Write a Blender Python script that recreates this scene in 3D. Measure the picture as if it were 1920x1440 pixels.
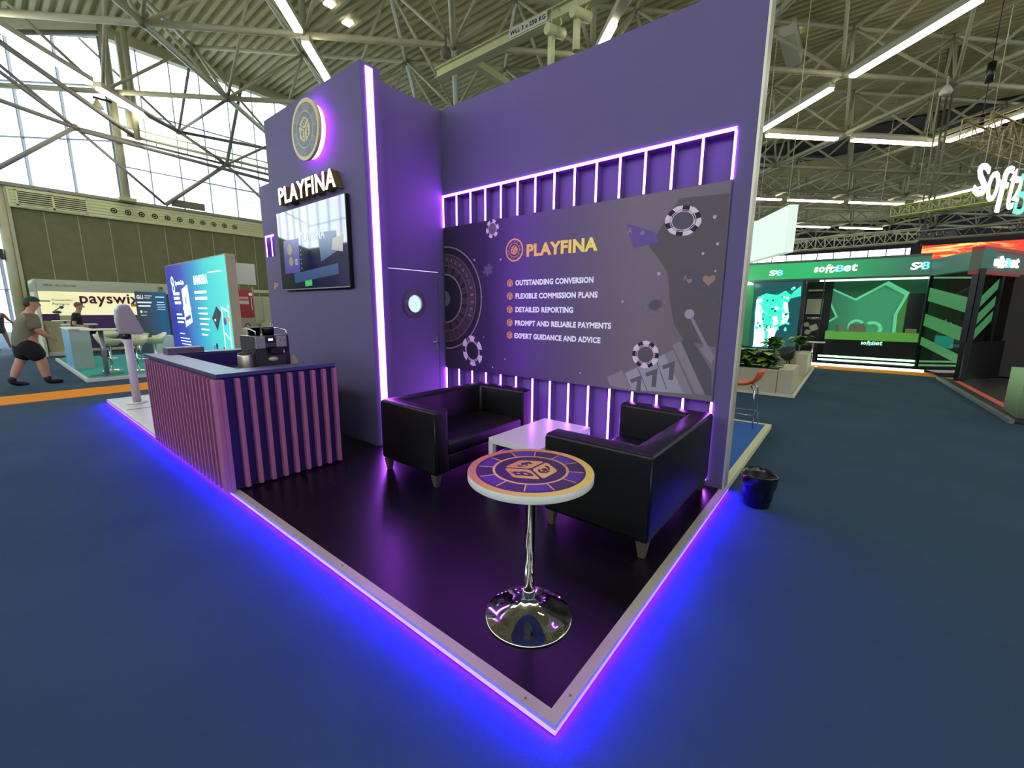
import bpy, bmesh, math, random
from mathutils import Vector, Matrix
for _o in list(bpy.data.objects):
    bpy.data.objects.remove(_o, do_unlink=True)
random.seed(7)
SC = bpy.context.scene
COL = SC.collection
PI = math.pi

# ------------------------------------------------------------------ camera
_F, _YAW, _PITCH, _ROLL = 788.9, 0.6745, -0.1758, 0.0063
_cy, _sy, _ct, _st = math.cos(_YAW), math.sin(_YAW), math.cos(_PITCH), math.sin(_PITCH)
_fwd = Vector((_cy * _ct, _sy * _ct, _st))
_right = Vector((_sy, -_cy, 0))
_up = _right.cross(_fwd)
_r = _right * math.cos(_ROLL) + _up * math.sin(_ROLL)
_u = -_right * math.sin(_ROLL) + _up * math.cos(_ROLL)
cam_data = bpy.data.cameras.new('camera')
cam_data.sensor_fit = 'HORIZONTAL'
cam_data.sensor_width = 36.0
cam_data.lens = 36.0 * _F / 1920.0
cam_data.clip_start = 0.05
cam_data.clip_end = 400
cam = bpy.data.objects.new('camera', cam_data)
COL.objects.link(cam)
_m = Matrix((_r, _u, -_fwd)).transposed().to_4x4()
_m.translation = Vector((-1.1782, -0.7174, 1.65))
cam.matrix_world = _m
SC.camera = cam

# ------------------------------------------------------------------ world, exposure
world = bpy.data.worlds.new('overcast_sky')
SC.world = world
world.use_nodes = True
_wn = world.node_tree.nodes
_wn['Background'].inputs[0].default_value = (0.90, 0.96, 1.0, 1)
_wn['Background'].inputs[1].default_value = WORLD_STRENGTH = 5.5
SC.view_settings.view_transform = 'Standard'
SC.view_settings.look = 'None'
SC.view_settings.exposure = 0.5
SC.view_settings.gamma = 1.0
SC.view_settings.use_curve_mapping = False
SC.cycles.use_denoising = True
SC.cycles.max_bounces = 7
SC.cycles.diffuse_bounces = 4
SC.cycles.glossy_bounces = 4
SC.cycles.transparent_max_bounces = 12
SC.cycles.sample_clamp_indirect = 6.0
SC.cycles.caustics_reflective = False
SC.cycles.caustics_refractive = False

# ------------------------------------------------------------------ materials
def lin(h):
    if not isinstance(h, str):
        return tuple(h)
    h = h.lstrip('#')
    out = []
    for i in (0, 2, 4):
        c = int(h[i:i + 2], 16) / 255.0
        out.append(c / 12.92 if c <= 0.04045 else ((c + 0.055) / 1.055) ** 2.4)
    return tuple(out)

_mats = {}
def mat(name, col='#808080', rough=0.5, metal=0.0, emit=None, es=0.0, bump=0.0, bscale=60.0, var=0.0, vscale=8.0, spec=0.5, coat=0.0):
    if name in _mats:
        return _mats[name]
    m = bpy.data.materials.new(name)
    m.use_nodes = True
    nt = m.node_tree
    b = nt.nodes['Principled BSDF']
    c = lin(col)
    b.inputs['Base Color'].default_value = (*c, 1)
    b.inputs['Roughness'].default_value = rough
    b.inputs['Metallic'].default_value = metal
    b.inputs['Specular IOR Level'].default_value = spec
    b.inputs['Coat Weight'].default_value = coat
    if emit is not None:
        b.inputs['Emission Color'].default_value = (*lin(emit), 1)
        b.inputs['Emission Strength'].default_value = es
    tc = nt.nodes.new('ShaderNodeTexCoord')
    if var > 0:
        n = nt.nodes.new('ShaderNodeTexNoise'); n.inputs['Scale'].default_value = vscale
        n.inputs['Detail'].default_value = 6
        nt.links.new(tc.outputs['Object'], n.inputs['Vector'])
        r = nt.nodes.new('ShaderNodeValToRGB')
        r.color_ramp.elements[0].position = 0.3
        r.color_ramp.elements[1].position = 0.7
        r.color_ramp.elements[0].color = (*[x * (1 - var) for x in c], 1)
        r.color_ramp.elements[1].color = (*[min(1, x * (1 + var)) for x in c], 1)
        nt.links.new(n.outputs['Fac'], r.inputs['Fac'])
        nt.links.new(r.outputs['Color'], b.inputs['Base Color'])
    if bump > 0:
        n2 = nt.nodes.new('ShaderNodeTexNoise'); n2.inputs['Scale'].default_value = bscale
        n2.inputs['Detail'].default_value = 4
        nt.links.new(tc.outputs['Object'], n2.inputs['Vector'])
        bp = nt.nodes.new('ShaderNodeBump'); bp.inputs['Strength'].default_value = bump
        bp.inputs['Distance'].default_value = 0.01
        nt.links.new(n2.outputs['Fac'], bp.inputs['Height'])
        nt.links.new(bp.outputs['Normal'], b.inputs['Normal'])
    _mats[name] = m
    return m

def emis(name, col, strength):
    if name in _mats:
        return _mats[name]
    m = bpy.data.materials.new(name)
    m.use_nodes = True
    nt = m.node_tree
    nt.nodes.clear()
    e = nt.nodes.new('ShaderNodeEmission')
    e.inputs[0].default_value = (*lin(col), 1)
    e.inputs[1].default_value = strength
    o = nt.nodes.new('ShaderNodeOutputMaterial')
    nt.links.new(e.outputs[0], o.inputs[0])
    _mats[name] = m
    return m

def glass(name, tint='#ffffff', gloss=0.06, opacity=0.0, body='#ffffff'):
    if name in _mats:
        return _mats[name]
    m = bpy.data.materials.new(name)
    m.use_nodes = True
    nt = m.node_tree
    nt.nodes.clear()
    t = nt.nodes.new('ShaderNodeBsdfTransparent'); t.inputs[0].default_value = (*lin(tint), 1)
    g = nt.nodes.new('ShaderNodeBsdfGlossy'); g.inputs['Roughness'].default_value = 0.02
    d = nt.nodes.new('ShaderNodeBsdfDiffuse'); d.inputs[0].default_value = (*lin(body), 1)
    m1 = nt.nodes.new('ShaderNodeMixShader'); m1.inputs[0].default_value = gloss
    m2 = nt.nodes.new('ShaderNodeMixShader'); m2.inputs[0].default_value = opacity
    o = nt.nodes.new('ShaderNodeOutputMaterial')
    nt.links.new(t.outputs[0], m1.inputs[1]); nt.links.new(g.outputs[0], m1.inputs[2])
    nt.links.new(m1.outputs[0], m2.inputs[1]); nt.links.new(d.outputs[0], m2.inputs[2])
    nt.links.new(m2.outputs[0], o.inputs[0])
    _mats[name] = m
    return m

def ramp_mat(name, stops, axis=0, lo=0.0, hi=1.0, emit=0.0, rough=0.5, wob=0.0, wscale=2.0, spec=0.5):
    """a printed (or glowing) surface whose colour runs along one world axis"""
    m = bpy.data.materials.new(name)
    m.use_nodes = True
    nt = m.node_tree
    b = nt.nodes['Principled BSDF']
    tc = nt.nodes.new('ShaderNodeTexCoord')
    sp = nt.nodes.new('ShaderNodeSeparateXYZ')
    nt.links.new(tc.outputs['Object'], sp.inputs[0])
    mr = nt.nodes.new('ShaderNodeMapRange')
    mr.inputs['From Min'].default_value = lo; mr.inputs['From Max'].default_value = hi
    src = sp.outputs[axis]
    if wob > 0:
        n = nt.nodes.new('ShaderNodeTexNoise'); n.inputs['Scale'].default_value = wscale
        nt.links.new(tc.outputs['Object'], n.inputs['Vector'])
        a = nt.nodes.new('ShaderNodeMath'); a.operation = 'MULTIPLY_ADD'
        nt.links.new(n.outputs['Fac'], a.inputs[0]); a.inputs[1].default_value = wob
        nt.links.new(src, a.inputs[2])
        src = a.outputs[0]
    nt.links.new(src, mr.inputs['Value'])
    r = nt.nodes.new('ShaderNodeValToRGB')
    els = r.color_ramp.elements
    els[0].position = stops[0][0]; els[0].color = (*lin(stops[0][1]), 1)
    els[1].position = stops[-1][0]; els[1].color = (*lin(stops[-1][1]), 1)
    for p, c in stops[1:-1]:
        e = els.new(p); e.color = (*lin(c), 1)
    nt.links.new(mr.outputs[0], r.inputs['Fac'])
    nt.links.new(r.outputs['Color'], b.inputs['Base Color'])
    b.inputs['Roughness'].default_value = rough
    b.inputs['Specular IOR Level'].default_value = spec
    if emit > 0:
        nt.links.new(r.outputs['Color'], b.inputs['Emission Color'])
        b.inputs['Emission Strength'].default_value = emit
        b.inputs['Base Color'].default_value = (0.01, 0.01, 0.01, 1)
        for l in list(nt.links):
            if l.to_socket == b.inputs['Base Color']:
                nt.links.remove(l)
    _mats[name] = m
    return m

# ------------------------------------------------------------------ mesh builder
_glyphs = {}
def glyph_mesh(s, bold=0.0):
    k = (s, bold)
    if k in _glyphs:
        return _glyphs[k]
    cu = bpy.data.curves.new('t', 'FONT')
    cu.body = s
    cu.resolution_u = 3
    cu.fill_mode = 'BOTH'
    cu.extrude = 0.5
    cu.offset = bold
    cu.space_character = 1.07
    o = bpy.data.objects.new('t', cu)
    COL.objects.link(o)
    dg = bpy.context.evaluated_depsgraph_get()
    me = bpy.data.meshes.new_from_object(o.evaluated_get(dg))
    V = [tuple(v.co) for v in me.vertices]
    Fc = [tuple(p.vertices) for p in me.polygons]
    bpy.data.objects.remove(o, do_unlink=True)
    bpy.data.meshes.remove(me)
    bpy.data.curves.remove(cu)
    if V:
        x0 = min(v[0] for v in V); x1 = max(v[0] for v in V)
        y0 = min(v[1] for v in V); y1 = max(v[1] for v in V)
    else:
        x0 = x1 = y0 = y1 = 0
    _glyphs[k] = (V, Fc, x0, x1, y0, y1)
    return _glyphs[k]

class FR:
    """a flat frame: origin, right, up, out"""
    def __init__(s, o, a, b):
        s.o = Vector(o); s.a = Vector(a).normalized(); s.b = Vector(b).normalized()
        s.n = s.a.cross(s.b)
    def p(s, x, y, z=0.0):
        return s.o + s.a * x + s.b * y + s.n * z
    def sub(s, x, y, z=0.0, rot=0.0):
        c, t = math.cos(rot), math.sin(rot)
        return FR(s.p(x, y, z), s.a * c + s.b * t, s.b * c - s.a * t)

class MB:
    def __init__(s):
        s.v = []; s.f = []; s.m = []; s.sm = []
    def add(s, vs, fs, mi=0, smooth=False):
        k = len(s.v)
        s.v += [tuple(v) for v in vs]
        for f in fs:
            s.f.append(tuple(i + k for i in f)); s.m.append(mi); s.sm.append(smooth)
        return s
    def box(s, x0, x1, y0, y1, z0, z1, mi=0):
        vs = [(x, y, z) for z in (z0, z1) for y in (y0, y1) for x in (x0, x1)]
        return s.add(vs, [(0, 2, 3, 1), (4, 5, 7, 6), (0, 1, 5, 4), (2, 6, 7, 3), (0, 4, 6, 2), (1, 3, 7, 5)], mi)
    def fbox(s, fr, x0, x1, y0, y1, z0, z1, mi=0):
        vs = [fr.p(x, y, z) for z in (z0, z1) for y in (y0, y1) for x in (x0, x1)]
        return s.add(vs, [(0, 2, 3, 1), (4, 5, 7, 6), (0, 1, 5, 4), (2, 6, 7, 3), (0, 4, 6, 2), (1, 3, 7, 5)], mi)
    def hexa(s, p8, mi=0):
        return s.add(p8, [(0, 3, 2, 1), (4, 5, 6, 7), (0, 1, 5, 4), (1, 2, 6, 5), (2, 3, 7, 6), (3, 0, 4, 7)], mi)
    def prism(s, fr, poly, z0, z1, mi=0):
        n = len(poly)
        ar = sum(poly[i][0] * poly[(i + 1) % n][1] - poly[(i + 1) % n][0] * poly[i][1] for i in range(n))
        if ar < 0:
            poly = poly[::-1]
        vs = [fr.p(x, y, z0) for x, y in poly] + [fr.p(x, y, z1) for x, y in poly]
        fs = [tuple(range(n))[::-1], tuple(range(n, 2 * n))]
        fs += [(i, (i + 1) % n, n + (i + 1) % n, n + i) for i in range(n)]
        return s.add(vs, fs, mi)
    def ring(s, fr, cx, cy, r0, r1, z0, z1, a0=0.0, a1=2 * PI, n=40, mi=0):
        full = abs(a1 - a0 - 2 * PI) < 1e-6
        k = n if full else n + 1
        vs = []
        for i in range(k):
            a = a0 + (a1 - a0) * i / n
            c, t = math.cos(a), math.sin(a)
            vs += [fr.p(cx + r0 * c, cy + r0 * t, z0), fr.p(cx + r1 * c, cy + r1 * t, z0), fr.p(cx + r1 * c, cy + r1 * t, z1), fr.p(cx + r0 * c, cy + r0 * t, z1)]
        fs = []
        for i in range(n):
            p = 4 * i; q = 4 * ((i + 1) % k)
            fs += [(p, q, q + 1, p + 1), (p + 1, q + 1, q + 2, p + 2), (p + 2, q + 2, q + 3, p + 3), (p + 3, q + 3, q, p)]
        if not full:
            fs += [(0, 1, 2, 3), tuple(4 * n + j for j in (3, 2, 1, 0))]
        return s.add(vs, fs, mi)
    def disc(s, fr, cx, cy, r, z0, z1, n=40, mi=0, sx=1.0, sy=1.0):
        return s.prism(fr, [(cx + sx * r * math.cos(2 * PI * i / n), cy + sy * r * math.sin(2 * PI * i / n)) for i in range(n)], z0, z1, mi)
    def tube(s, pts, r, n=8, mi=0, smooth=True, cap=True, r1=None):
        pts = [Vector(p) for p in pts]
        k = len(pts)
        prev = None
        vs = []; fs = []
        for i, p in enumerate(pts):
            d = (pts[min(i + 1, k - 1)] - pts[max(i - 1, 0)]).normalized()
            ref = prev if prev is not None else (Vector((0, 0, 1)) if abs(d.z) < 0.9 else Vector((1, 0, 0)))
            a = (ref - d * ref.dot(d)).normalized()
            prev = a
            b = d.cross(a)
            rr = r if r1 is None else r + (r1 - r) * i / (k - 1)
            for j in range(n):
                t = 2 * PI * j / n
                vs.append(p + (a * math.cos(t) + b * math.sin(t)) * rr)
        for i in range(k - 1):
            for j in range(n):
                q = (j + 1) % n
                fs.append((i * n + j, i * n + q, (i + 1) * n + q, (i + 1) * n + j))
        s.add(vs, fs, mi, smooth)
        if cap:
            k0 = len(s.v) - len(vs)
            s.f.append(tuple(k0 + j for j in range(n))[::-1]); s.m.append(mi); s.sm.append(False)
            s.f.append(tuple(k0 + (k - 1) * n + j for j in range(n))); s.m.append(mi); s.sm.append(False)
        return s
    def lathe(s, c, prof, n=32, mi=0, smooth=True):
        c = Vector(c)
        vs = []; fs = []
        k = len(prof)
        for r, z in prof:
            for j in range(n):
                t = 2 * PI * j / n
                vs.append(c + Vector((r * math.cos(t), r * math.sin(t), z)))
        for i in range(k - 1):
            for j in range(n):
                q = (j + 1) % n
                fs.append((i * n + j, i * n + q, (i + 1) * n + q, (i + 1) * n + j))
        s.add(vs, fs, mi, smooth)
        k0 = len(s.v) - len(vs)
        if prof[0][0] > 1e-4:
            s.f.append(tuple(k0 + j for j in range(n))[::-1]); s.m.append(mi); s.sm.append(False)
        if prof[-1][0] > 1e-4:
            s.f.append(tuple(k0 + (k - 1) * n + j for j in range(n))); s.m.append(mi); s.sm.append(False)
        return s
    def ball(s, c, r, n=12, mi=0, sx=1, sy=1, sz=1):
        c = Vector(c)
        vs = []; fs = []
        k = n // 2 + 1
        for i in range(k):
            ph = -PI / 2 + PI * i / (k - 1)
            for j in range(n):
                t = 2 * PI * j / n
                vs.append(c + Vector((sx * r * math.cos(ph) * math.cos(t), sy * r * math.cos(ph) * math.sin(t), sz * r * math.sin(ph))))
        for i in range(k - 1):
            for j in range(n):
                q = (j + 1) % n
                fs.append((i * n + j, i * n + q, (i + 1) * n + q, (i + 1) * n + j))
        return s.add(vs, fs, mi, True)
    def text(s, fr, st, x0, x1, y0, y1, z0, z1, mi=0, bold=0.02, skew=0.0, flip=False, keep=False):
        V, Fc, a0, a1, b0, b1 = glyph_mesh(st, bold)
        if not V:
            return s
        kx = (x1 - x0) / (a1 - a0); ky = (y1 - y0) / (b1 - b0)
        if keep:
            kx = min(kx, ky)
        vs = []
        for x, y, z in V:
            X = (x - a0) * kx; Y = (y - b0) * ky
            if flip:
                X = (a1 - a0) * kx - X
            vs.append(fr.p(x0 + X + skew * Y, y0 + Y, z0 + (z + 0.5) * (z1 - z0)))
        return s.add(vs, Fc, mi)
    def build(s, name, mats, parent=None, bevel=0.0, seg=2, shade=False):
        if not isinstance(mats, (list, tuple)):
            mats = [mats]
        org = Vector((0, 0, 0))
        q = parent
        while q is not None:
            org += q.location
            q = q.parent
        me = bpy.data.meshes.new(name)
        if parent is None:
            # a thing that is one mesh: its origin stands at its own base
            xs = [v[0] for v in s.v]; ys = [v[1] for v in s.v]; zs = [v[2] for v in s.v]
            base = Vector(((min(xs) + max(xs)) / 2, (min(ys) + max(ys)) / 2, min(zs))) if s.rebase else Vector((0, 0, 0))
        else:
            base = org
        me.from_pydata([tuple(Vector(v) - base) for v in s.v], [], s.f)
        for m in mats:
            me.materials.append(m)
        me.polygons.foreach_set('material_index', s.m)
        me.polygons.foreach_set('use_smooth', [bool(x) or shade for x in s.sm])
        me.validate()
        me.update()
        o = bpy.data.objects.new(name, me)
        COL.objects.link(o)
        if parent is not None:
            o.parent = parent
        else:
            o.location = base
        if bevel > 0:
            b = o.modifiers.new('bevel', 'BEVEL'); b.width = bevel; b.segments = seg; b.limit_method = 'ANGLE'
            b.angle_limit = math.radians(35)
        return o
    rebase = False

def thing(name, label, cat, loc=(0, 0, 0), group=None, rz=0.0):
    o = bpy.data.objects.new(name, None)
    o.empty_display_size = 0.1
    COL.objects.link(o)
    o.location = loc
    o.rotation_euler = (0, 0, rz)
    o['label'] = label; o['category'] = cat
    if group:
        o['group'] = group
    return o
def tag(o, label, cat, group=None, kind=None):
    o['label'] = label; o['category'] = cat
    if group: o['group'] = group
    if kind: o['kind'] = kind
    return o
def struct(o, label=None):
    o['kind'] = 'structure'
    if label: o['label'] = label
    return o
def copy_tree(o, parent=None):
    c = o.copy()
    COL.objects.link(c)
    if parent is not None:
        c.parent = parent
    for ch in list(o.children):
        copy_tree(ch, c)
    return c
def dup(o, loc, rz=0.0, label=None, group=None):
    c = copy_tree(o)
    c.location = loc
    c.rotation_euler = (0, 0, rz)
    if label: c['label'] = label
    if group: c['group'] = group
    return c
X, Y, Z = Vector((1, 0, 0)), Vector((0, 1, 0)), Vector((0, 0, 1))

# palette
M_carpet = mat('carpet_blue', '#374c5c', 0.95, bump=0.5, bscale=260, var=0.10, vscale=1.3, spec=0.1)
M_orange = mat('carpet_orange', '#f0942a', 0.95, bump=0.4, bscale=260, spec=0.1)
M_steel = mat('roof_steel_paint', '#aeab8a', 0.55, var=0.05, vscale=3)
M_joint = mat('roof_node_paint', '#6f6c58', 0.6)
M_deck = mat('roof_deck_paint', '#bdb588', 0.75, var=0.08, vscale=1.5)
M_housing = mat('light_housing', '#d0c8b4', 0.5)
M_tube = emis('fluorescent', (1.0, 0.93, 0.76), 18.0)
M_green_wall = mat('olive_wall_panel', '#6c6b49', 0.9, var=0.10, vscale=2.5, bump=0.1, bscale=60)
M_hvac = mat('hvac_cream', '#cfcf9c', 0.55)
M_dark = mat('dark_void', '#14120f', 0.7)
M_mull = mat('mullion_grey', '#8b909a', 0.5)
M_pane = glass('window_pane', '#f4fbff', 0.05)
M_purple = mat('stand_purple_paint', '#5f5379', 0.62, var=0.03, vscale=4, spec=0.3)
M_purple_d = mat('counter_purple_board', '#2a1560', 0.6, spec=0.3)
M_slat = mat('slat_mauve', '#a45f86', 0.5, spec=0.3)
M_alu = mat('aluminium_trim', '#c4bda6', 0.42, 0.4, var=0.05, vscale=2)
M_floor_black = mat('black_laminate', '#0b080d', 0.30, var=0.25, vscale=3, spec=0.35)
M_led = emis('violet_led_tape', (0.46, 0.08, 1.0), 42.0)
M_led_big = emis('violet_led_channel', (0.44, 0.08, 1.0), 24.0)
M_led_low = emis('plinth_led_tape', (0.02, 0.0, 1.0), 1150.0)
M_diff = mat('plinth_diffuser', '#d8c8e8', 0.4, emit=(0.40, 0.16, 0.95), es=0.75)
M_leather = mat('black_leather', '#070605', 0.40, bump=0.12, bscale=40, spec=0.35)
M_legwood = mat('sofa_leg_metal', '#5c504a', 0.4, 0.3)
M_white = mat('white_laminate', '#dcd8cc', 0.3)
M_white_m = mat('matt_white', '#d9d6c8', 0.6)
M_chrome = mat('polished_chrome', '#d8d6cf', 0.06, 1.0)
M_black = mat('black_plastic', '#0b0b0d', 0.35)
M_bag = mat('bin_liner', '#121110', 0.22, bump=0.8, bscale=22)
M_gold = ramp_mat('gold_print', [(0, '#e8984c'), (0.5, '#f6b94a'), (1, '#f8df54')], 1, 0.1, 0.75, rough=0.45)
M_text = mat('white_print', '#ffffff', 0.55)
M_skin = mat('skin', '#c08a70', 0.6)
M_skin2 = mat('skin_tanned', '#8a5c48', 0.6)
# ------------------------------------------------------------------ the hall shell
M_prop = mat('prop_grey_paint', '#85837a', 0.55)
WY = 22.0
S2 = 2 ** -0.5
def uv(u, v, z):           # the roof grid runs at 45 degrees to the stands
    return Vector(((u + v) * S2, (u - v) * S2, z))

f = MB(); f.box(-17, 64, -22, 42, -0.1, 0.0); struct(f.build('floor', M_carpet), 'blue carpeted hall floor')
f = MB(); f.box(-14, 12, 10.3, 11.35, 0.0, 0.006); struct(f.build('trim_1', M_orange), 'orange carpet strip crossing the aisle on the left')
f = MB(); f.box(13.95, 14.95, -2.6, 9.5, 0.0, 0.006); struct(f.build('trim_2', M_orange), 'orange carpet strip in front of the green stand')

# roof deck: corrugated sheet with ribs along Y, cut back to the window line
def roof_y(x):             # the outer edge of the roof follows the glazing
    return WY + 0.3 if x >= 2.9 else WY + 0.3 + (2.9 - x)
d = MB()
pitch = 0.30
x = -17.0
zb, zt = 11.82, 11.98
while x < 64:
    ys = (-22, roof_y(x))
    prof = [(x, zb), (x + 0.12, zb), (x + 0.16, zt), (x + 0.26, zt), (x + 0.30, zb)]
    vs = []
    for px, pz in prof:
        vs += [(px, -22, pz), (px, roof_y(px), pz)]
    d.add(vs, [(2 * i, 2 * i + 1, 2 * i + 3, 2 * i + 2) for i in range(4)])
    x += pitch
d.prism(FR((0, 0, 0), X, Y), [(-17, -22), (64, -22), (64, WY + .3), (2.9, WY + .3), (-17, WY + .3 + 19.9)], 12.0, 12.1)
struct(d.build('ceiling', M_deck), 'corrugated steel roof deck')

# roof edge beams over the glazing
e = MB()
e.box(2.9, 64, WY + 0.05, WY + 0.35, 11.45, 12.0)
e.fbox(FR((2.9, WY + 0.2, 11.45), (-S2, S2, 0), (0, 0, 1)), -0.1, 28, 0, 0.55, -0.15, 0.15)
struct(e.build('trim_3', M_steel), 'steel edge beam along the top of the glazing')

# lower hall walls
def wall(name, label, x0, x1, y0, y1, z0, z1, m):
    w = MB(); w.box(x0, x1, y0, y1, z0, z1); return struct(w.build(name, m), label)
# olive panel wall with its seams and the cream ventilation band
w = MB(); w.box(-0.08, 64, WY, WY + 0.3, 0, 4.95)
wl = struct(w.build('wall_left', M_green_wall), 'olive green panel wall under the windows')
sm_ = MB()
k = 0.705
while k < 12:
    sm_.box(k - 0.012, k + 0.012, WY - 0.012, WY - 0.001, 0, 4.95); k += 0.845
sm_.build('panel_seam', mat('seam_pale', '#9d9b76', 0.7), wl)
hv = MB(); hv.box(-0.08, 64, WY - 0.10, WY + 0.3, 4.96, 5.62)
hb = struct(hv.build('trim_4', M_hvac), 'cream slatted ventilation band')
sl = MB()
for i in range(6):
    z = 4.99 + i * 0.105
    sl.box(-0.02, 40, WY - 0.13, WY - 0.10, z, z + 0.07)
sl.build('slats', M_hvac, hb)
lv = MB()
lv.box(0.1, 1.85, WY - 0.155, WY - 0.131, 5.03, 5.07); lv.box(0.1, 1.85, WY - 0.155, WY - 0.131, 5.50, 5.54)
for x0 in (0.1, 0.95, 1.81):
    lv.box(x0, x0 + 0.05, WY - 0.155, WY - 0.131, 5.03, 5.54)
lv.build('louvre_frame', M_hvac, hb)
lv = MB(); lv.box(0.15, 1.82, WY - 0.145, WY - 0.132, 5.07, 5.50); lv.build('louvre_dark', M_dark, hb)
lv = MB()
for i in range(6):
    lv.box(0.15, 1.82, WY - 0.153, WY - 0.146, 5.09 + i * 0.07, 5.12 + i * 0.07)
lv.build('louvre_blades', M_hvac, hb)
for i in range(11):
    n = MB(); fr = FR((2.56 + i * 0.409, WY - 0.131, 5.27), X, Z)
    n.ring(fr, 0, 0, 0.10, 0.125, 0, 0.03, n=20, mi=0); n.disc(fr, 0, 0, 0.10, 0, 0.015, n=20, mi=1)
    n.ring(fr, 0, 0, 0.045, 0.06, 0.015, 0.03, n=16, mi=0)
    n.build('air_nozzle', [M_hvac, M_dark], hb)
g = MB(); g.box(-0.3, 64, WY - 0.16, WY + 0.3, 5.63, 5.74); struct(g.build('trim_5', mat('ledge_grey', '#8d8c7c', 0.6)), 'grey window ledge above the ventilation band')
# leaning end column at the left end of the olive wall
c = MB(); c.tube([(-0.28, WY + 0.1, 0), (-0.22, WY + 0.1, 5.7)], 0.15, 12); c.box(-0.14, -0.05, WY - 0.05, WY + 0.3, 0, 5.7)
struct(c.build('wall_end_column', M_steel), 'grey column closing the olive wall')
for i, z in enumerate((5.0, 4.3, 3.2)):
    q = MB(); q.box(-0.50, -0.40, WY - 0.02, WY + 0.12, z, z + 0.35)
    tag(q.build('wall_speaker', M_black), ['topmost of the three small black boxes on the left column', 'middle one of the three small black boxes on the left column', 'lowest of the three small black boxes on the left column'][i], 'speaker', 'black boxes on the left column')

# glazing: frames with mullions, panes
def glazing(name, label, o, a, length, z0, z1, step, rails, t=0.035, mm=M_mull):
    fr = FR(o, a, Z)
    root = bpy.data.objects.new(name, None); COL.objects.link(root); root.location = o
    struct(root, label)
    m = MB(); k = 0.0
    while k <= length:
        m.fbox(fr, k - t / 2, k + t / 2, z0, z1, -0.06, 0.06); k += step
    for z in rails:
        m.fbox(fr, 0, length, z - t / 2, z + t / 2, -0.05, 0.05)
    m.build('mullions', mm, root)
    p = MB(); p.add([fr.p(0, z0, 0), fr.p(length, z0, 0), fr.p(length, z1, 0), fr.p(0, z1, 0)], [(0, 1, 2, 3)])
    p.build('panes', M_pane, root)
    return root
glazing('window_1', 'tall glazed wall above the ventilation band', (2.9, WY + 0.22, 0), X, 61, 5.74, 11.5, 1.02, (7.05, 9.2))
glazing('window_2', 'angled glazed wall at the far left with the entrance doors', (2.9, WY + 0.22, 0), (-S2, S2, 0), 8, 0, 11.5, 1.55, (1.0, 2.3, 3.6, 5.74, 7.9, 9.8))
glazing('window_6', 'angled glazed wall beyond the left picture edge', (2.9 - 8 * S2, WY + 0.22 + 8 * S2, 0), (-S2, S2, 0), 20, 7.4, 11.5, 1.55, (9.8,))
q = MB(); q.fbox(FR((2.9 - 8 * S2, WY + 0.22 + 8 * S2, 0), (-S2, S2, 0), Z), 0, 20, 0, 7.4, -.15, .15); struct(q.build('wall_angled', M_green_wall), 'angled hall wall beyond the left picture edge')
# horizontal truss rail on the glazing
t_ = MB()
t_.tube([(3.2, WY - 0.5, 8.05), (40, WY - 0.5, 8.05)], 0.06, 8); t_.tube([(3.2, WY - 0.1, 8.45), (40, WY - 0.1, 8.45)], 0.03, 6)
k = 4.2
while k < 20:
    t_.tube([(k, WY - 0.1, 8.45), (k, WY + 0.1, 8.0)], 0.02, 5); k += 1.02
struct(t_.build('window_rail', M_steel), 'steel wind rail along the glazing')
# raking props between the ledge and the roof nodes, in front of the glass
pr = bpy.data.objects.new('window_bracing', None); COL.objects.link(pr); pr.location = (4, WY - .5, 5.7)
struct(pr, 'steel props and ties in front of the glazing')
nA, nB, nC = (1.80, 21.5, 7.88), (6.46, 21.5, 7.82), (4.85, 21.5, 8.66)
for a, b, r in ((nA, (-.55, 21.6, 5.74), .07), (nA, (4.13, 21.6, 5.74), .055), (nB, (4.13, 21.6, 5.74), .075), (nB, (8.9, 21.6, 5.74), .055), (nA, nB, .05), (nB, (16, 21.5, 7.80), .06),
                ((1.9, 21.45, 7.80), (9.6, 21.45, 7.45), .07), (nA, (-1.8, 21.5, 8.5), .07), (nA, (-.9, 21.0, 9.7), .06), (nA, (.2, 21.5, 9.3), .05), (nC, (2.5, 20.5, 9.0), .085), (nC, nB, .07), (nC, (13.0, 21.45, 9.35), .065),
                (nC, (5.36, 20.5, 11.6), .05), (nC, (5.4, 17.6, 9.0), .05), (nC, (2.5, 23.0, 11.5), .05), (nB, (8.2, 20.5, 9.0), .05), (nB, (7.4, 21.5, 11.4), .07), ((2.9, 22.0, 11.5), (-2.0, 21.0, 9.0), .08), ((3.42, 21.35, 8.0), (-1.4, 20.5, 10.6), .09)):
    q = MB(); q.tube([a, b], r, 8); q.build('prop', M_prop, pr)
for p in (nA, nB, nC):
    q = MB(); q.ball(p, .12, 10); q.build('joint', M_joint, pr)
q = MB(); q.box(4.35, 5.5, 21.62, 21.75, 5.745, 6.02); struct(q.build('ledge_box', M_joint), 'dark box on the window ledge')
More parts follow.
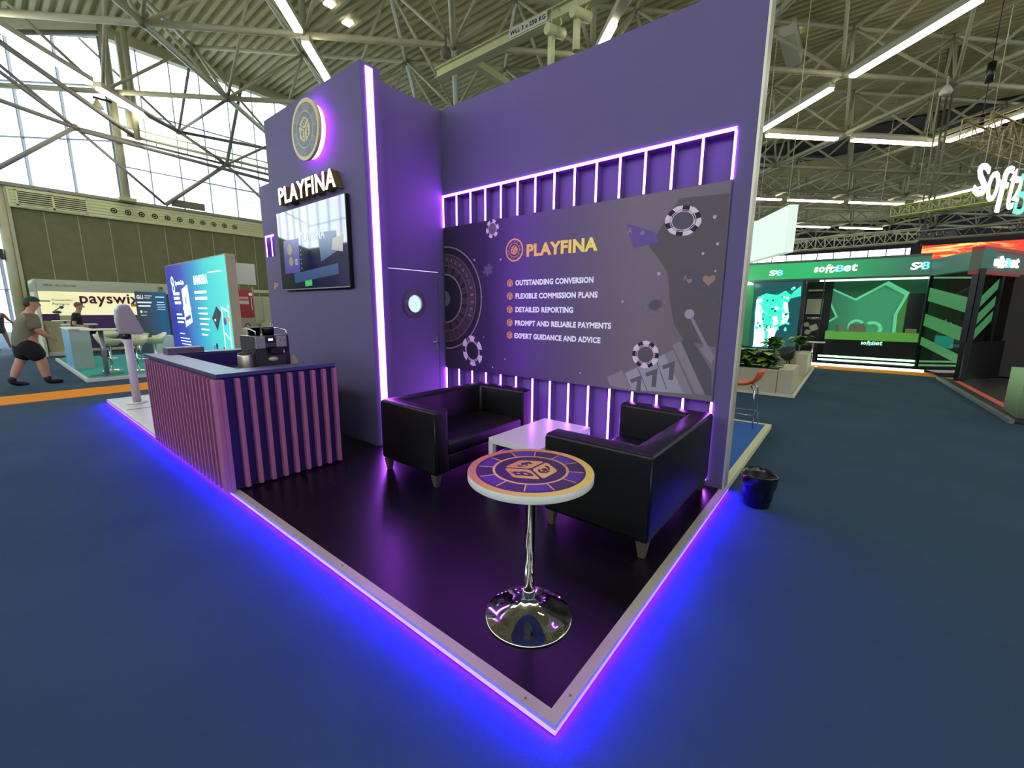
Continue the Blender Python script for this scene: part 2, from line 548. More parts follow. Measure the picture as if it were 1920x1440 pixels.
# hall sides out of the picture: low dark walls with glazing above
wall('wall_back', 'hall wall behind the camera', -17.3, -17, -22, 42, 0, 7.4, M_green_wall)
wall('wall_right', 'hall wall on the right', -17, 64, -22.3, -22, 0, 8.5, M_green_wall)
glazing('window_3', 'glazing behind the camera', (-17.15, -22, 0), Y, 64, 7.4, 12.0, 2.0, (9.5,))
glazing('window_4', 'glazing high on the right side', (-17, -22.15, 0), X, 81, 8.5, 12.0, 2.0, (10.0,))
wall('wall_far', 'dark far wall of the hall', 64, 64.3, -22, 42, 0, 6.5, mat('far_wall', '#4a443c', 0.8))
wall('wall_far_upper', 'dark upper far wall of the hall', 64, 64.3, -22, 42, 8.6, 12, mat('far_wall_upper', '#2a2230', 0.8))
glazing('window_5', 'bright clerestory strip at the far end of the hall', (64.1, -22, 0), Y, 64, 6.5, 8.6, 1.6, (7.5,), t=0.12)

# structural column on the glazing, left
c = MB()
c.tube([(2.95, WY - 0.35, 5.7), (2.95, WY - 0.35, 11.4)], 0.13, 12)
c.box(2.70, 3.2, WY - 0.6, WY - 0.1, 5.64, 5.76)
struct(c.build('glazing_column', M_steel), 'round steel column in front of the glazing')
c = MB(); c.box(3.25, 3.6, WY - 0.6, WY - 0.4, 8.3, 11.4); c.tube([(3.45, WY - 0.75, 7.9), (3.45, WY - 0.75, 11.6)], 0.10, 10)
struct(c.build('drain_pipe', M_steel), 'square duct and pipe beside the glazing column')
fl = thing('floodlight', 'small floodlight clamped to the tall column by the windows', 'lamp', (2.6, WY - 0.7, 9.0))
q = MB(); q.lathe((2.45, WY - 0.75, 8.65), [(0.17, 0), (0.15, 0.05), (0.07, 0.22), (0.04, 0.28)], 16); q.build('lamp_head', M_steel, fl)
q = MB(); q.box(2.35, 2.85, WY - 0.76, WY - 0.70, 8.95, 9.02); q.build('bracket', M_black, fl)

# ------------------------------------------------------------------ roof space frame
SF = bpy.data.objects.new('roof_space_frame', None); COL.objects.link(SF)
struct(SF, 'tubular steel space frame carrying the roof')
PM = 4.05
U0, V0 = 12.2, 11.6
ZB, ZT = 9.0, 11.6
def inside(p, pad=0.0):
    if p.x < -9 or p.x > 58 or p.y < -20:
        return False
    return p.y < (WY - 0.2 if p.x >= 2.9 else WY - 0.2 + (2.9 - p.x)) + pad
bot = {}; top = {}
for i in range(-8, 14):
    for j in range(-14, 14):
        p = uv(U0 + PM * i, V0 + PM * j, ZB)
        if inside(p): bot[(i, j)] = p
        q = uv(U0 + PM * (i + .5), V0 + PM * (j + .5), ZT)
        if inside(q, 1.0): top[(i, j)] = q
def chords(nodes, name, r):
    for ax in (0, 1):
        keys = sorted({k[1 - ax] for k in nodes})
        for kk in keys:
            run = sorted(k[ax] for k in nodes if k[1 - ax] == kk)
            segs = []
            st = run[0]; pv = run[0]
            for q in run[1:] + [None]:
                if q is None or q != pv + 1:
                    if pv > st: segs.append((st, pv))
                    st = q
                pv = q
            if not segs: continue
            m = MB()
            for a, b in segs:
                ka = (a, kk) if ax == 0 else (kk, a); kb = (b, kk) if ax == 0 else (kk, b)
                m.tube([nodes[ka], nodes[kb]], r, 8)
            m.build(name, M_steel, SF)
chords(bot, 'bottom_chord', 0.088)
chords(top, 'top_chord', 0.075)
CP = Vector((-1.18, -0.72, 1.65))
br = []
for (i, j), q in top.items():
    for di, dj in ((0, 0), (1, 0), (0, 1), (1, 1)):
        if (i + di, j + dj) in bot:
            br.append((q, bot[(i + di, j + dj)]))
def vis(p):
    d = p - CP
    z = d.dot(_fwd)
    if z < 1: return 99
    return 0 if abs(d.dot(_r) / z) < 1.25 and abs(d.dot(_u) / z) < 0.95 else 50
br.sort(key=lambda ab: (ab[1] - CP).length + vis((ab[0] + ab[1]) / 2))
for a, b in br[:80]:
    m = MB(); m.tube([a, b], 0.052, 8); m.build('brace', M_steel, SF)
m = MB()
for a, b in br[80:]:
    m.tube([a, b], 0.052, 6)
o = m.build('braces_beyond', M_steel, SF); o['kind'] = 'stuff'
nd = sorted(list(bot.values()) + list(top.values()), key=lambda p: (p - CP).length + vis(p))
for p in nd[:60]:
    m = MB(); m.ball(p, 0.12, 10); m.build('joint', M_joint, SF)
m = MB()
for p in nd[60:]:
    m.ball(p, 0.12, 8)
o = m.build('joints_beyond', M_joint, SF); o['kind'] = 'stuff'
# vertical posts from bottom joints to the deck, as in the photo
for (i, j), p in sorted(bot.items(), key=lambda kv: (kv[1] - CP).length)[:40]:
    if (i + j) % 2 == 0:
        m = MB(); m.tube([p, (p.x, p.y, 11.8)], 0.085, 8); m.build('post', M_steel, SF)

# ------------------------------------------------------------------ fluorescent lights under the bottom chords
def hall_light(u0, v0, u1, v1, label, lit=(0.0, 1.0)):
    a = uv(u0, v0, 8.80); b = uv(u1, v1, 8.80)
    t = thing('ceiling_light', label, 'ceiling light', a, 'fluorescent light lines under the roof')
    d = (b - a); L = d.length
    fr = FR(a, d, Z.cross(d.normalized()))
    q = MB(); q.fbox(fr, 0, L, -0.11, 0.11, 0.0, 0.16); q.build('housing', M_housing, t)
    q = MB()
    q.fbox(fr, L * lit[0] + 0.03, L * lit[1] - 0.03, -0.10, 0.10, -0.075, -0.001)
    q.build('tube', M_tube, t)
    return t
g_ = PM
hall_light(12.55, V0, 15.95, V0, 'lit light line rising from the purple wall edge to the first roof joint')
hall_light(8.5, V0, 11.85, V0, 'long bright light line in the upper right corner')
hall_light(16.25, V0 + .5, 16.25, V0 + 3.7, 'level light line just right of the purple wall, nearest one')
hall_light(16.25, V0 + g_ + .35, 16.25, V0 + 2 * g_ + .3, 'level light line ending at the bend, right of the nearest one')
hall_light(12.6, V0 + 2 * g_ + .4, 15.9, V0 + 2 * g_ + .4, 'light line rising right from the bend towards the hanging white letters')
hall_light(8.5, V0 + 2 * g_ + .4, 11.8, V0 + 2 * g_ + .4, 'light line above the hanging white letters, cut by the right edge')
for i, (a, b, s) in enumerate([(17.4, 20.2, 'leftmost, right behind the purple wall edge'), (20.7, 24.6, 'second from the left, above the white hanging box'), (25.1, 29.1, 'third from the left, ending at the bend')]):
    hall_light(25.6, a, 25.6, b, 'far level light line, ' + s)
hall_light(21.4, 29.5, 25.2, 29.5, 'far light line rising right behind the white letters')
hall_light(33.5, 22, 33.5, 26, 'tiny far light line low above the green stand, left one')
hall_light(33.5, 27, 33.5, 31, 'tiny far light line low above the green stand, right one')
hall_light(33.5, 32, 33.5, 36, 'tiny far light line behind the black letters')
hall_light(8.6, -4.55, 11.65, -4.55, 'light line cut by the top edge, left of the purple tower')
hall_light(12.1, -4.55, 15.6, -4.55, 'light line pointing down to the top of the purple tower')
hall_light(8.2, 3.5, 11.8, 3.5, 'light fitting over the back wall with only its lower end lit', lit=(0.60, 1.0))
hall_light(11.9, -12.3, 15.2, -12.3, 'light line in front of the windows, upper left corner')
hall_light(15.5, -12.3, 19.1, -12.3, 'light line in front of the windows, ending at the lower chord')
hall_light(0.2, -0.5, 3.8, -0.5, 'added light line overhead in front of the stand, out of view')  # this and the next two are added out of view to brighten the hall
hall_light(0.2, 7.6, 3.8, 7.6, 'added light line overhead right of the stand, out of view')
hall_light(4.3, 3.5, 7.8, 3.5, 'added light line overhead above the sofas, out of view')

# hoist rail and hanging kit
rl = thing('hoist_rail', 'cream lifting rail crossing under the roof behind the purple walls', 'beam', (8.5, 6, 8.6))
q = MB(); q.box(8.38, 8.62, 1.0, 10.0, 8.52, 8.55); q.box(8.38, 8.62, 1.0, 10.0, 8.77, 8.80); q.box(8.47, 8.53, 1.0, 10.0, 8.55, 8.77); q.build('rail', M_hvac, rl)
q = MB(); q.box(8.62, 10.8, 8.55, 8.75, 8.55, 8.6); q.box(8.62, 10.8, 8.62, 8.68, 8.60, 8.80); q.build('branch_rail', M_hvac, rl)
q = MB(); q.box(8.375, 8.385, 5.9, 7.1, 8.56, 8.77); q.build('load_plate', M_white_m, rl)
q = MB(); q.text(FR((8.372, 7.05, 8.62), -Y, Z), 'WLL 3 x 250 KG', 0, 1.1, 0, 0.1, 0, 0.004, bold=0.02); q.build('lettering', M_black, rl)
for y in (2.5, 5.4, 9.4):
    q = MB(); q.tube([(8.5, y, 8.8), (8.5, y, 9.9)], 0.03, 6); q.build('hanger', M_steel, rl)
for i, (x, y, z, s) in enumerate([(8.35, 5.75, 7.85, 'left'), (8.35, 5.05, 7.95, 'right')]):
    h = thing('chain_hoist', 'cream chain hoist with dangling cable bag, the %s one of two on the rail' % s, 'hoist', (x, y, z), 'hoists on the lifting rail')
    q = MB(); q.tube([(x, y, z - 0.35), (x, y, z + 0.3)], 0.085, 12); q.build('chain_bag', M_hvac, h)
    q = MB(); q.tube([(x - .2, y, z + .38), (x + .3, y - .15, z + .42)], 0.12, 12); q.build('motor', M_hvac, h)
    q = MB(); q.tube([(x, y, z + .3), (x + .1, y - .22, z + .55), (x + .1, y - .1, z + .95)], 0.016, 6); q.tube([(x, y, z + .5), (x, y, z + .9)], 0.012, 6); q.build('cable', M_white_m, h)
q = MB(); q.ball((7.75, 8.82, 8.55), 0.16, 14); q.tube([(7.75, 8.82, 8.6), (7.75, 8.82, 9.0)], 0.03, 6)
tag(q.build('roof_speaker', M_joint), 'round grey speaker hung under a roof joint above the tower', 'speaker')
q = MB(); q.lathe((19.0, -2.2, 8.45), [(0.12, 0), (0.17, .1), (0.12, .2), (0.05, .3)], 14); q.tube([(19.0, -2.2, 8.7), (19.0, -2.2, 9.0)], 0.03, 6)
tag(q.build('roof_speaker', M_white_m), 'small white dome camera at a roof joint on the right', 'camera')
for i, (x, y, z, xx, yy) in enumerate([(17.9, 2.0, 11.2, 2.4, 0.5)]):
    q = MB(); q.box(x, x + xx, y, y + yy, z, z + 0.5)
    struct(q.build('air_duct', M_housing), 'rectangular duct under the roof deck')
for i, (x, y) in enumerate([(7.6, 14.3), (8.5, 14.7)]):
    q = MB(); q.box(x - .15, x + .15, y - .15, y + .15, 11.74, 11.80)
    tag(q.build('skylight_pane', emis('skylight', (0.95, 1, 1), 3.0)), ['small square skylight nearest the top edge', 'small square skylight beside the one at the top edge'][i], 'skylight', 'small roof skylights')
q = MB(); q.box(18.5, 19.2, 2.2, 2.4, 11.74, 11.80)
tag(q.build('skylight_pane', _mats['skylight']), 'short bright roof slot right of the purple wall top', 'skylight')

q = MB(); q.box(31, 35.5, -21.9, 9, 11.72, 11.79); struct(q.build('roof_black_strip', M_dark), 'dark band in the roof far away on the right')  # black strip whose colour stands in for the shade of a gap
# buildings outside the glazing
def tower_block(x0, y0, w, dp, h, lab, tone):
    t = thing('office_building', lab, 'building', (x0, y0, 0), 'pale buildings outside the windows')
    q = MB(); q.box(x0, x0 + w, y0, y0 + dp, 0, h); q.build('facade', mat('pale_facade_' + tone, tone, 0.7), t)
    n = int(w / 2.2); k = 0
    for i in range(n):
        for j in range(int(h / 3.2)):
            if k >= 95: break
            k += 1
            q = MB(); q.box(x0 + .4 + i * 2.2, x0 + 2.0 + i * 2.2, y0 - .05, y0 - .003, 1 + j * 3.2, 3 + j * 3.2)
            q.build('window', mat('blue_window_glass', '#a4c0ca', 0.3), t)
tower_block(13.5, 41, 24, 8, 15.5, 'pale office block seen through the windows left of the tower', '#c8d4d8')
tower_block(-9, 58, 14, 8, 22.0, 'tall pale building seen through the windows at the far left', '#b8ccd6')
# ------------------------------------------------------------------ the purple stand
HP = 0.067
H = 4.10
# raised floor
pf = thing('stand_platform', 'raised black stand floor with aluminium edge glowing violet underneath', 'platform', (0, 0, 0))
q = MB(); q.box(0.05, 2.92, 0.05, 5.95, 0.01, HP - 0.002); q.build('black_floor', M_floor_black, pf)
q = MB()
for i in range(1, 5):
    q.box(0.06 + i * 0.57, 0.064 + i * 0.57, 0.06, 5.9, HP - 0.002, HP - 0.0015)
q.build('floor_joints', mat('joint_grey', '#151118', 0.4), pf)
q = MB(); q.box(0.05, 2.92, 5.95, 9.2, 0.01, HP - 0.002); q.build('white_floor', mat('white_stand_floor', '#c9ccc4', 0.35), pf)
q = MB(); q.box(0.05, 2.75, 7.93, 7.96, HP - 0.002, HP + 0.001); q.build('red_joint', mat('red_joint', '#5a1420', 0.5), pf)
q = MB()
q.box(0.0, 0.052, 0.0, 9.23, 0.045, HP); q.box(0.052, 2.93, 0.0, 0.052, 0.045, HP); q.box(0.052, 2.93, 9.18, 9.23, 0.045, HP)
q.build('edge_trim', M_alu, pf)
q = MB()
for (x, y) in ((0.022, 0.16), (0.15, 0.022), (0.03, 3.1), (0.03, 1.6)):
    q.disc(FR((x, y, HP), X, Y), 0, 0, 0.006, 0, 0.0015, n=10)
q.build('trim_screws', M_joint, pf)
q = MB(); q.box(0.0005, 0.012, 0.0005, 9.226, 0.020, 0.045); q.box(0.012, 2.926, 0.0005, 0.012, 0.020, 0.045); q.build('light_diffuser', M_diff, pf)
q = MB()
q.add([(.003, .003, .0198), (.003, 9.22, .0198), (.010, 9.22, .0128), (.010, .010, .0128)], [(0, 1, 2, 3)])
q.add([(.003, .003, .0198), (2.92, .003, .0198), (2.92, .010, .0128), (.010, .010, .0128)], [(0, 1, 2, 3)])
q.build('led_tape', M_led_low, pf)
q = MB(); q.box(0.0105, 0.03, 0.0105, 9.22, 0.001, 0.0195); q.box(0.03, 2.92, 0.0105, 0.03, 0.001, 0.0195); q.build('tape_backing', M_black, pf)

# back wall with niches
XW = 2.78
bw = thing('back_wall', 'tall purple stand wall with glowing vertical fins behind the sofas', 'wall', (XW, 1.8, HP))
q = MB()
q.box(XW, XW + .14, 0.03, 5.70, 3.063, H)            # upper field
q.box(XW, XW + .14, 0.03, 0.165, HP, 3.063)          # right pier
q.box(XW + .10, XW + .14, 0.165, 3.65, HP, 3.063)    # niche back
q.build('wall_body', M_purple, bw)
q = MB(); q.box(XW + .0, XW + .142, 0.012, 0.03, HP, H); q.build('end_profile', M_alu, bw)
q = MB(); q.box(XW - .006, XW - .0005, 0.175, 3.615, 3.066, 3.09); q.build('led_header', M_led, bw)
for i in range(15):
    y = 0.178 + .245 * i
    q = MB(); q.box(XW + .0, XW + .099, y - .009, y + .009, HP, 3.062); fin = q.build('fin', M_purple, bw)
    q = MB(); q.box(XW - .006, XW - .0005, y - .009, y + .009, 2.70, 3.062); q.box(XW - .006, XW - .0005, y - .009, y + .009, 0.12, 0.848)
    q.build('led_strip', M_led, fin)

# printed panel in front of the fins
GX = XW - 0.012
pn = thing('printed_wall_panel', 'large dark printed panel with white lettering on the purple wall', 'panel', (GX, 1.9, 0.85))
q = MB(); q.box(GX, XW - 0.0005, 0.176, 3.60, 0.855, 2.69)
m_panel = ramp_mat('dusky_print', [(0.0, '#38303f'), (0.18, '#38294c'), (0.34, '#5c3f82'), (0.52, '#62526f'), (0.75, '#7c6b74'), (1.0, '#746a72')], 1, 3.6 - 1.9, 0.17 - 1.9, rough=0.5, wob=0.25, wscale=1.2, spec=0.25)
q.build('panel_board', m_panel, pn)
GF = FR((GX, 0, 0), -Y, Z)                     # x = -y, y = z, out = -X
def gy(y): return -y
m_pr1 = mat('print_pinkish_white', '#e4cdd8', 0.6, spec=0.2)
m_pr2 = mat('print_dim_mauve', '#6c5d72', 0.6, spec=0.2)
m_pr3 = mat('print_dark', '#2b2630', 0.6, spec=0.2)
m_pr4 = mat('print_slate', '#5c565c', 0.6, spec=0.2)
m_pr5 = mat('print_swoosh', '#62585a', 0.6, spec=0.2)
m_pr6 = mat('print_violet_card', '#6a5590', 0.6, spec=0.2)
m_pr7 = mat('print_tan', '#a08070', 0.6, spec=0.2)
m_pr8 = mat('print_mid_grey', '#8d8288', 0.6, spec=0.2)
def poly(mb, pts, z0, z1, mi=0):
    mb.prism(GF, [(-a, b) for a, b in pts], z0, z1, mi)
q = MB(); poly(q, [(0.829, 2.229), (0.751, 2.14), (0.641, 1.983), (0.602, 1.734), (0.553, 1.525), (0.46, 1.389), (0.18, 1.335), (0.18, 2.591), (0.578, 2.61)], 0.0003, 0.0008); q.build('printed_swoosh', m_pr5, pn)
q = MB(); poly(q, [(1.062, 2.46), (0.779, 2.347), (0.738, 2.262), (0.978, 2.22)], 0.001, 0.0015, 0)
q.text(GF, 'A', -1.045, -1.0, 2.36, 2.42, 0.0015, 0.002, 1); q.disc(GF, -0.9, 2.355, 0.02, 0.0015, 0.002, n=12, mi=1)
q.build('printed_card', [m_pr6, m_pr8], pn)
q = MB(); poly(q, [(0.541, 1.938), (0.48, 2.016), (0.184, 1.911), (0.182, 1.705)], 0.001, 0.0015, 0)
def heart(mb, cx, cy, r, z0, z1, mi):
    pts = []
    for i in range(24):
        t = 2 * PI * i / 24
        pts.append((cx + r * (16 * math.sin(t) ** 3) / 16, cy + r * (13 * math.cos(t) - 5 * math.cos(2 * t) - 2 * math.cos(3 * t) - math.cos(4 * t)) / 16))
    mb.prism(GF, pts, z0, z1, mi)
heart(q, -0.285, 1.908, 0.052, 0.0015, 0.002, 1); heart(q, -0.445, 1.905, 0.024, 0.0015, 0.002, 1); q.text(GF, 'A', -0.50, -0.465, 1.91, 1.96, 0.0015, 0.002, 2)
q.build('printed_card', [m_pr4, m_pr7, m_pr8], pn)
# roulette wheel, half of it hidden by the corner
wc = (-3.60, 1.785)
q = MB()
q.disc(GF, wc[0], wc[1], 0.0, 0, 0, n=3, mi=0) if False else None
hp = [(wc[0] + .69 * math.cos(t), wc[1] + .69 * math.sin(t)) for t in [(-PI / 2) + PI * i / 36 for i in range(37)]]
q.prism(GF, hp, 0.001, 0.0014, 0)
q.ring(GF, wc[0], wc[1], .655, .675, 0.0015, 0.002, -PI / 2, PI / 2, 40, 1)
q.ring(GF, wc[0], wc[1], .315, .57, 0.0015, 0.0018, -PI / 2, PI / 2, 40, 3)
for r in (.57, .43):
    q.ring(GF, wc[0], wc[1], r - .006, r + .006, 0.002, 0.0024, -PI / 2, PI / 2, 40, 2)
q.ring(GF, wc[0], wc[1], .305, .325, 0.002, 0.0024, -PI / 2, PI / 2, 36, 4)
q.ring(GF, wc[0], wc[1], .02, .10, 0.002, 0.0024, -PI / 2, PI / 2, 20, 2)
nums = ['15', '4', '2', '17', '6', '13', '11', '30', '8', '23', '10', '5']
for i in range(19):
    t = PI / 2 - PI * i / 18
    c, s_ = math.cos(t), math.sin(t)
    f2 = GF.sub(wc[0] + .32 * c, wc[1] + .32 * s_, 0.002, t)
    q.fbox(f2, 0, .25, -.002, .002, 0, .0004, 2)
    if i % 2 == 0:
        q.ring(GF, wc[0], wc[1], .33, .425, 0.002, .0023, t - PI / 18, t, 4, 0)
    if i < 12:
        tm = t - PI / 36
        f3 = GF.sub(wc[0] + .505 * math.cos(tm), wc[1] + .505 * math.sin(tm), 0.002, tm - PI / 2)
        q.text(f3, nums[i], -.018, .018, -.025, .025, 0, .0005, 1)
q.build('printed_roulette_wheel', [m_pr3, m_pr8, m_pr2, mat('print_wheel_brown', '#4a3640', 0.6, spec=0.2), m_pr7], pn)
def chip(cx, cy, rx, ry, rot, m1, m2, n=6, full=False):
    q = MB(); fr = GF.sub(cx, cy, 0, rot)
    def el(r, a): return (rx * r * math.cos(a), ry * r * math.sin(a))
    if full:
        q.prism(fr, [el(1, 2 * PI * i / 30) for i in range(30)], .0025, .0028, 1)
    for i in range(n):
        a = 2 * PI * i / n; w = PI / n * 0.62
        q.prism(fr, [el(.66, a - w * .7), el(1.0, a - w), el(1.03, a), el(1.0, a + w), el(.66, a + w * .7)], .003, .0034, 0)
    for r0, r1 in ((.60, .64), (.70, .735)):
        for i in range(30):
            a = 2 * PI * i / 30; b = 2 * PI * (i + 1) / 30
            q.prism(fr, [el(r0, a), el(r1, a), el(r1, b), el(r0, b)], .003, .0034, 0)
    q.prism(fr, [el(.6, 2 * PI * i / 30) for i in range(30)], .0029, .0033, 2)
    q.build('printed_poker_chip', [m1, m_pr3, m2], pn)
chip(-2.75, 2.59, .10, .105, .2, m_pr1, m_pr2)
chip(-2.82, 2.12, .085, .07, .4, mat('print_chip_faint', '#5e4a7c', .6), m_pr2)
chip(-3.10, 1.115, .17, .20, .5, m_pr1, m_pr3)
chip(-0.54, 2.42, .155, .125, -.2, m_pr1, m_pr4, full=True)
chip(-0.738, 1.70, .10, .075, .3, mat('print_chip_grey', '#7a6e7c', .6), m_pr4)
chip(-0.80, 1.23, .13, .13, .5, m_pr1, m_pr4, 6, True)
# slot machine
q = MB()
poly(q, [(1.188, 0.97), (1.104, 1.011), (1.032, 1.058), (0.914, 0.867), (1.149, 0.886)], .001, .0016, 0)
poly(q, [(0.997, 1.03), (0.543, 1.292), (0.341, 0.903), (0.915, 0.871)], .001, .0018, 1)
poly(q, [(0.62, 1.247), (0.543, 1.292), (0.341, 0.903), (0.42, 0.9)], .0018, .0021, 0)
poly(q, [(0.553, 1.334), (0.479, 1.374), (0.236, 0.909), (0.315, 0.909)], .001, .0023, 0)
poly(q, [(0.479, 1.374), (0.401, 1.419), (0.202, 1.13), (0.178, 0.91), (0.229, 0.91)], .001, .002, 2)
poly(q, [(0.413, 1.577), (0.388, 1.587), (0.252, 1.351), (0.277, 1.336)], .001, .0018, 0)
poly(q, [(0.314, 1.32), (0.246, 1.352), (0.181, 1.254), (0.207, 1.184)], .001, .0021, 0)
q.disc(GF, -0.423, 1.618, 0.042, .001, .0024, n=20, mi=1)
for (cx, cy) in ((0.84, 0.925), (0.69, 1.005), (0.535, 1.09)):
    f3 = GF.sub(-cx, cy, 0.0018, 0.45)
    q.text(f3, '7', -.07, .06, -.075, .085, 0, .0008, 3, bold=0.05)
for a, b in (((.87, 1.10), (.76, .885)), ((.70, 1.2), (.575, .92))):
    v = Vector((-(b[0] - a[0]), b[1] - a[1])); fr = GF.sub(-a[0], a[1], .0018, math.atan2(v.y, v.x)); q.fbox(fr, 0, v.length, -.004, .004, 0, .0006, 3)
q.build('printed_slot_machine', [m_pr8, mat('print_light_grey', '#9f98a4', .55, spec=.3), m_pr4, mat('print_seven', '#5e5660', .6)], pn)
# soft glints printed on the panel
q = MB()
for (y, z, r) in ((1.06, 1.73, .012), (0.35, 2.13, .012), (0.24, 2.2, .012), (0.72, 1.98, .016), (3.05, 2.25, .014), (2.62, 2.23, .014), (2.9, 2.1, .008), (2.93, 1.8, .008), (2.9, 1.3, .008), (2.55, 1.05, .01), (0.24, 1.98, .009), (.28, 2.42, .016), (2.75, .93, .012), (1.5, .98, .01)):
    q.disc(GF, -y, z, r, .0024, .0028, n=10)
q.build('printed_glints', mat('print_glint', '#c79fc4', .5, spec=.3), pn)
# lettering
rows = [('OUTSTANDING CONVERSION', 2.394, 1.386, 1.995, 1.92), ('FLEXIBLE COMMISSION PLANS', 2.392, 1.331, 1.845, 1.77), ('DETAILED REPORTING', 2.391, 1.612, 1.69, 1.615), ('PROMPT AND RELIABLE PAYMENTS', 2.397, 1.169, 1.535, 1.46), ('EXPERT GUIDANCE AND ADVICE', 2.404, 1.279, 1.385, 1.31)]

def sym_map(mb, st, o, ax, ay, fr, z0, z1, mi, s=0.62, bold=0.03):
    """a glyph laid on a skewed dice face: o corner, ax and ay its edges"""
    V, Fc, a0, a1, b0, b1 = glyph_mesh(st, bold)
    cx, cy = (a0 + a1) / 2, (b0 + b1) / 2
    k = s / (b1 - b0)
    vs = []
    for x, y, z in V:
        p = o + ax * (0.5 + (x - cx) * k) + ay * (0.5 + (y - cy) * k)
        vs.append(fr.p(p.x, p.y, z0 + (z + .5) * (z1 - z0)))
    mb.add(vs, Fc, mi)

def dice(mb, fr, R, z0, t, mi_gold, mi_dark):
    def P(a, r=1.0): return Vector((R * r * math.cos(math.radians(a)), R * r * math.sin(math.radians(a))))
    c = Vector((0, 0))
    faces = [((150, 90, 30), 'B'), ((210, 270, 150), 'C'), ((330, 30, 270), 'S')]
    # top: centre,150,90,30 ; left: centre,150,210,270 ; right: centre,270,330,30
    for pts in ([c, P(30), P(90), P(150)], [c, P(150), P(210), P(270)], [c, P(270), P(330), P(30)]):
        m = sum(pts, Vector((0, 0))) / 4
        pts = [m + (p - m) * 0.90 for p in pts]
        # clipped corners
        out = []
        for i in range(4):
            a, b, d = pts[i - 1], pts[i], pts[(i + 1) % 4]
            out += [b + (a - b) * .10, b + (d - b) * .10]
        mb.prism(fr, [(p.x, p.y) for p in out], z0, z0 + t, mi_gold)
    sym_map(mb, 'B', P(150), -P(150) * 1.0, P(30), fr, z0 + t, z0 + 1.6 * t, mi_dark)
    for k in (.42, .54):
        for e in (.12, .80):
            o_ = P(150) - P(150) * k + P(30) * e
            d_ = P(30) * .09; w_ = -P(150) * .06
            mb.prism(fr, [tuple(o_), tuple(o_ + w_), tuple(o_ + w_ + d_), tuple(o_ + d_)], z0 + t, z0 + 1.6 * t, mi_dark)
    sym_map(mb, '\u20ac', P(210), -P(150) * 0 + (P(270) - P(210)), P(150) - P(210), fr, z0 + t, z0 + 1.6 * t, mi_dark)
    sym_map(mb, '$', P(270), P(330) - P(270), -P(270), fr, z0 + t, z0 + 1.6 * t, mi_dark)

def emblem(mb, fr, R, z0, t, gold=0, dark=1, purp=2, line=3, n=12, rot=0.0):
    mb.disc(fr, 0, 0, R, z0, z0 + t, n=64, mi=gold)
    mb.disc(fr, 0, 0, R * .875, z0 + t, z0 + 1.5 * t, n=64, mi=dark)
    for i in range(n):
        a = 2 * PI * i / n + rot
        if i % 2 == 0:
            mb.ring(fr, 0, 0, R * .60, R * .83, z0 + 1.5 * t, z0 + 2 * t, a, a + 2 * PI / n, 8, purp)
        f2 = fr.sub(0, 0, 0, a)
        mb.fbox(f2, R * .60, R * .84, -R * .010, R * .010, z0 + 2 * t, z0 + 2.5 * t, line)
    mb.ring(fr, 0, 0, R * .57, R * .61, z0 + 2 * t, z0 + 2.5 * t, n=56, mi=line)
    dice(mb, fr, R * .46, z0 + 2 * t, t * .7, gold, dark)

m_em_dark = mat('emblem_aubergine', '#2a1a38', 0.4)
m_em_purp = mat('emblem_violet', '#4a2d86', 0.4)
m_gold_y = ramp_mat('gold_print_wall', [(0, '#f0984c'), (0.45, '#ffc45c'), (1, '#ffec5c')], 1, 0.75, -0.55, rough=0.45)
EM = [m_gold_y, m_em_dark, m_em_purp, m_gold_y]
lg = MB(); emblem(lg, FR((GX - .001, 2.415, 2.32), -Y, Z), 0.127, 0, .001)
lg.build('emblem', EM, pn)
q = MB(); q.text(GF, 'PLAYFINA', -2.238, -1.353, 2.232, 2.368, .001, .004, bold=.045); q.build('lettering', m_gold_y, pn)
for i, (t_s, ya, yb, z1, z0) in enumerate(rows):
    q = MB(); q.text(GF, t_s, -ya, -yb, z0, z1 - .012, .001, .003, bold=.042); q.build('lettering', M_text, pn)
    q = MB(); fr = FR((GX - .001, 2.478, (z0 + z1) / 2 - .004), -Y, Z); dice(q, fr, .05, 0, .0012, 0, 1); q.build('dice_icon', [m_gold_y, m_em_dark], pn)

# corner wall with the door
YD = 3.62
dw = thing('door_wall', 'purple side wall with a flush door beside the glowing tower strip', 'wall', (2.3, YD, HP))
q = MB()
q.box(1.765, 1.85, YD, YD + .08, HP, H); q.box(2.667, XW - .001, YD, YD + .08, HP, H); q.box(1.85, 2.667, YD, YD + .08, 2.125, H)
q.build('wall_body', M_purple, dw)
q = MB(); q.box(1.853, 2.664, YD + .004, YD + .06, HP + .004, 2.118)
door_l = q.build('door', M_purple, dw)
q = MB(); q.box(1.85, 2.667, YD - .001, YD + .0035, 2.118, 2.1245); q.build('light_gap', mat('door_gap_light', '#d8d0e8', .5, emit=(.8, .7, 1), es=.8), dw)
PF = FR((2.262, YD + .004, 1.71), X, Z)
q = MB(); q.ring(PF, 0, 0, .115, .175, 0, .016, n=40); q.ring(PF, 0, 0, .108, .122, 0.002, .03, n=40)
for i in range(7):
    a = 2 * PI * i / 7 + .3
    q.disc(PF, .148 * math.cos(a), .148 * math.sin(a), .008, .016, .022, n=10)
q.build('porthole_ring', mat('porthole_steel', '#9a8f9e', .3, .85), door_l)
q = MB(); q.disc(PF, 0, 0, .114, .001, .004, n=40); q.build('porthole_pane', mat('frosted_pane', '#b9d4c4', .4, emit=(.50, .74, .58), es=.7), door_l)
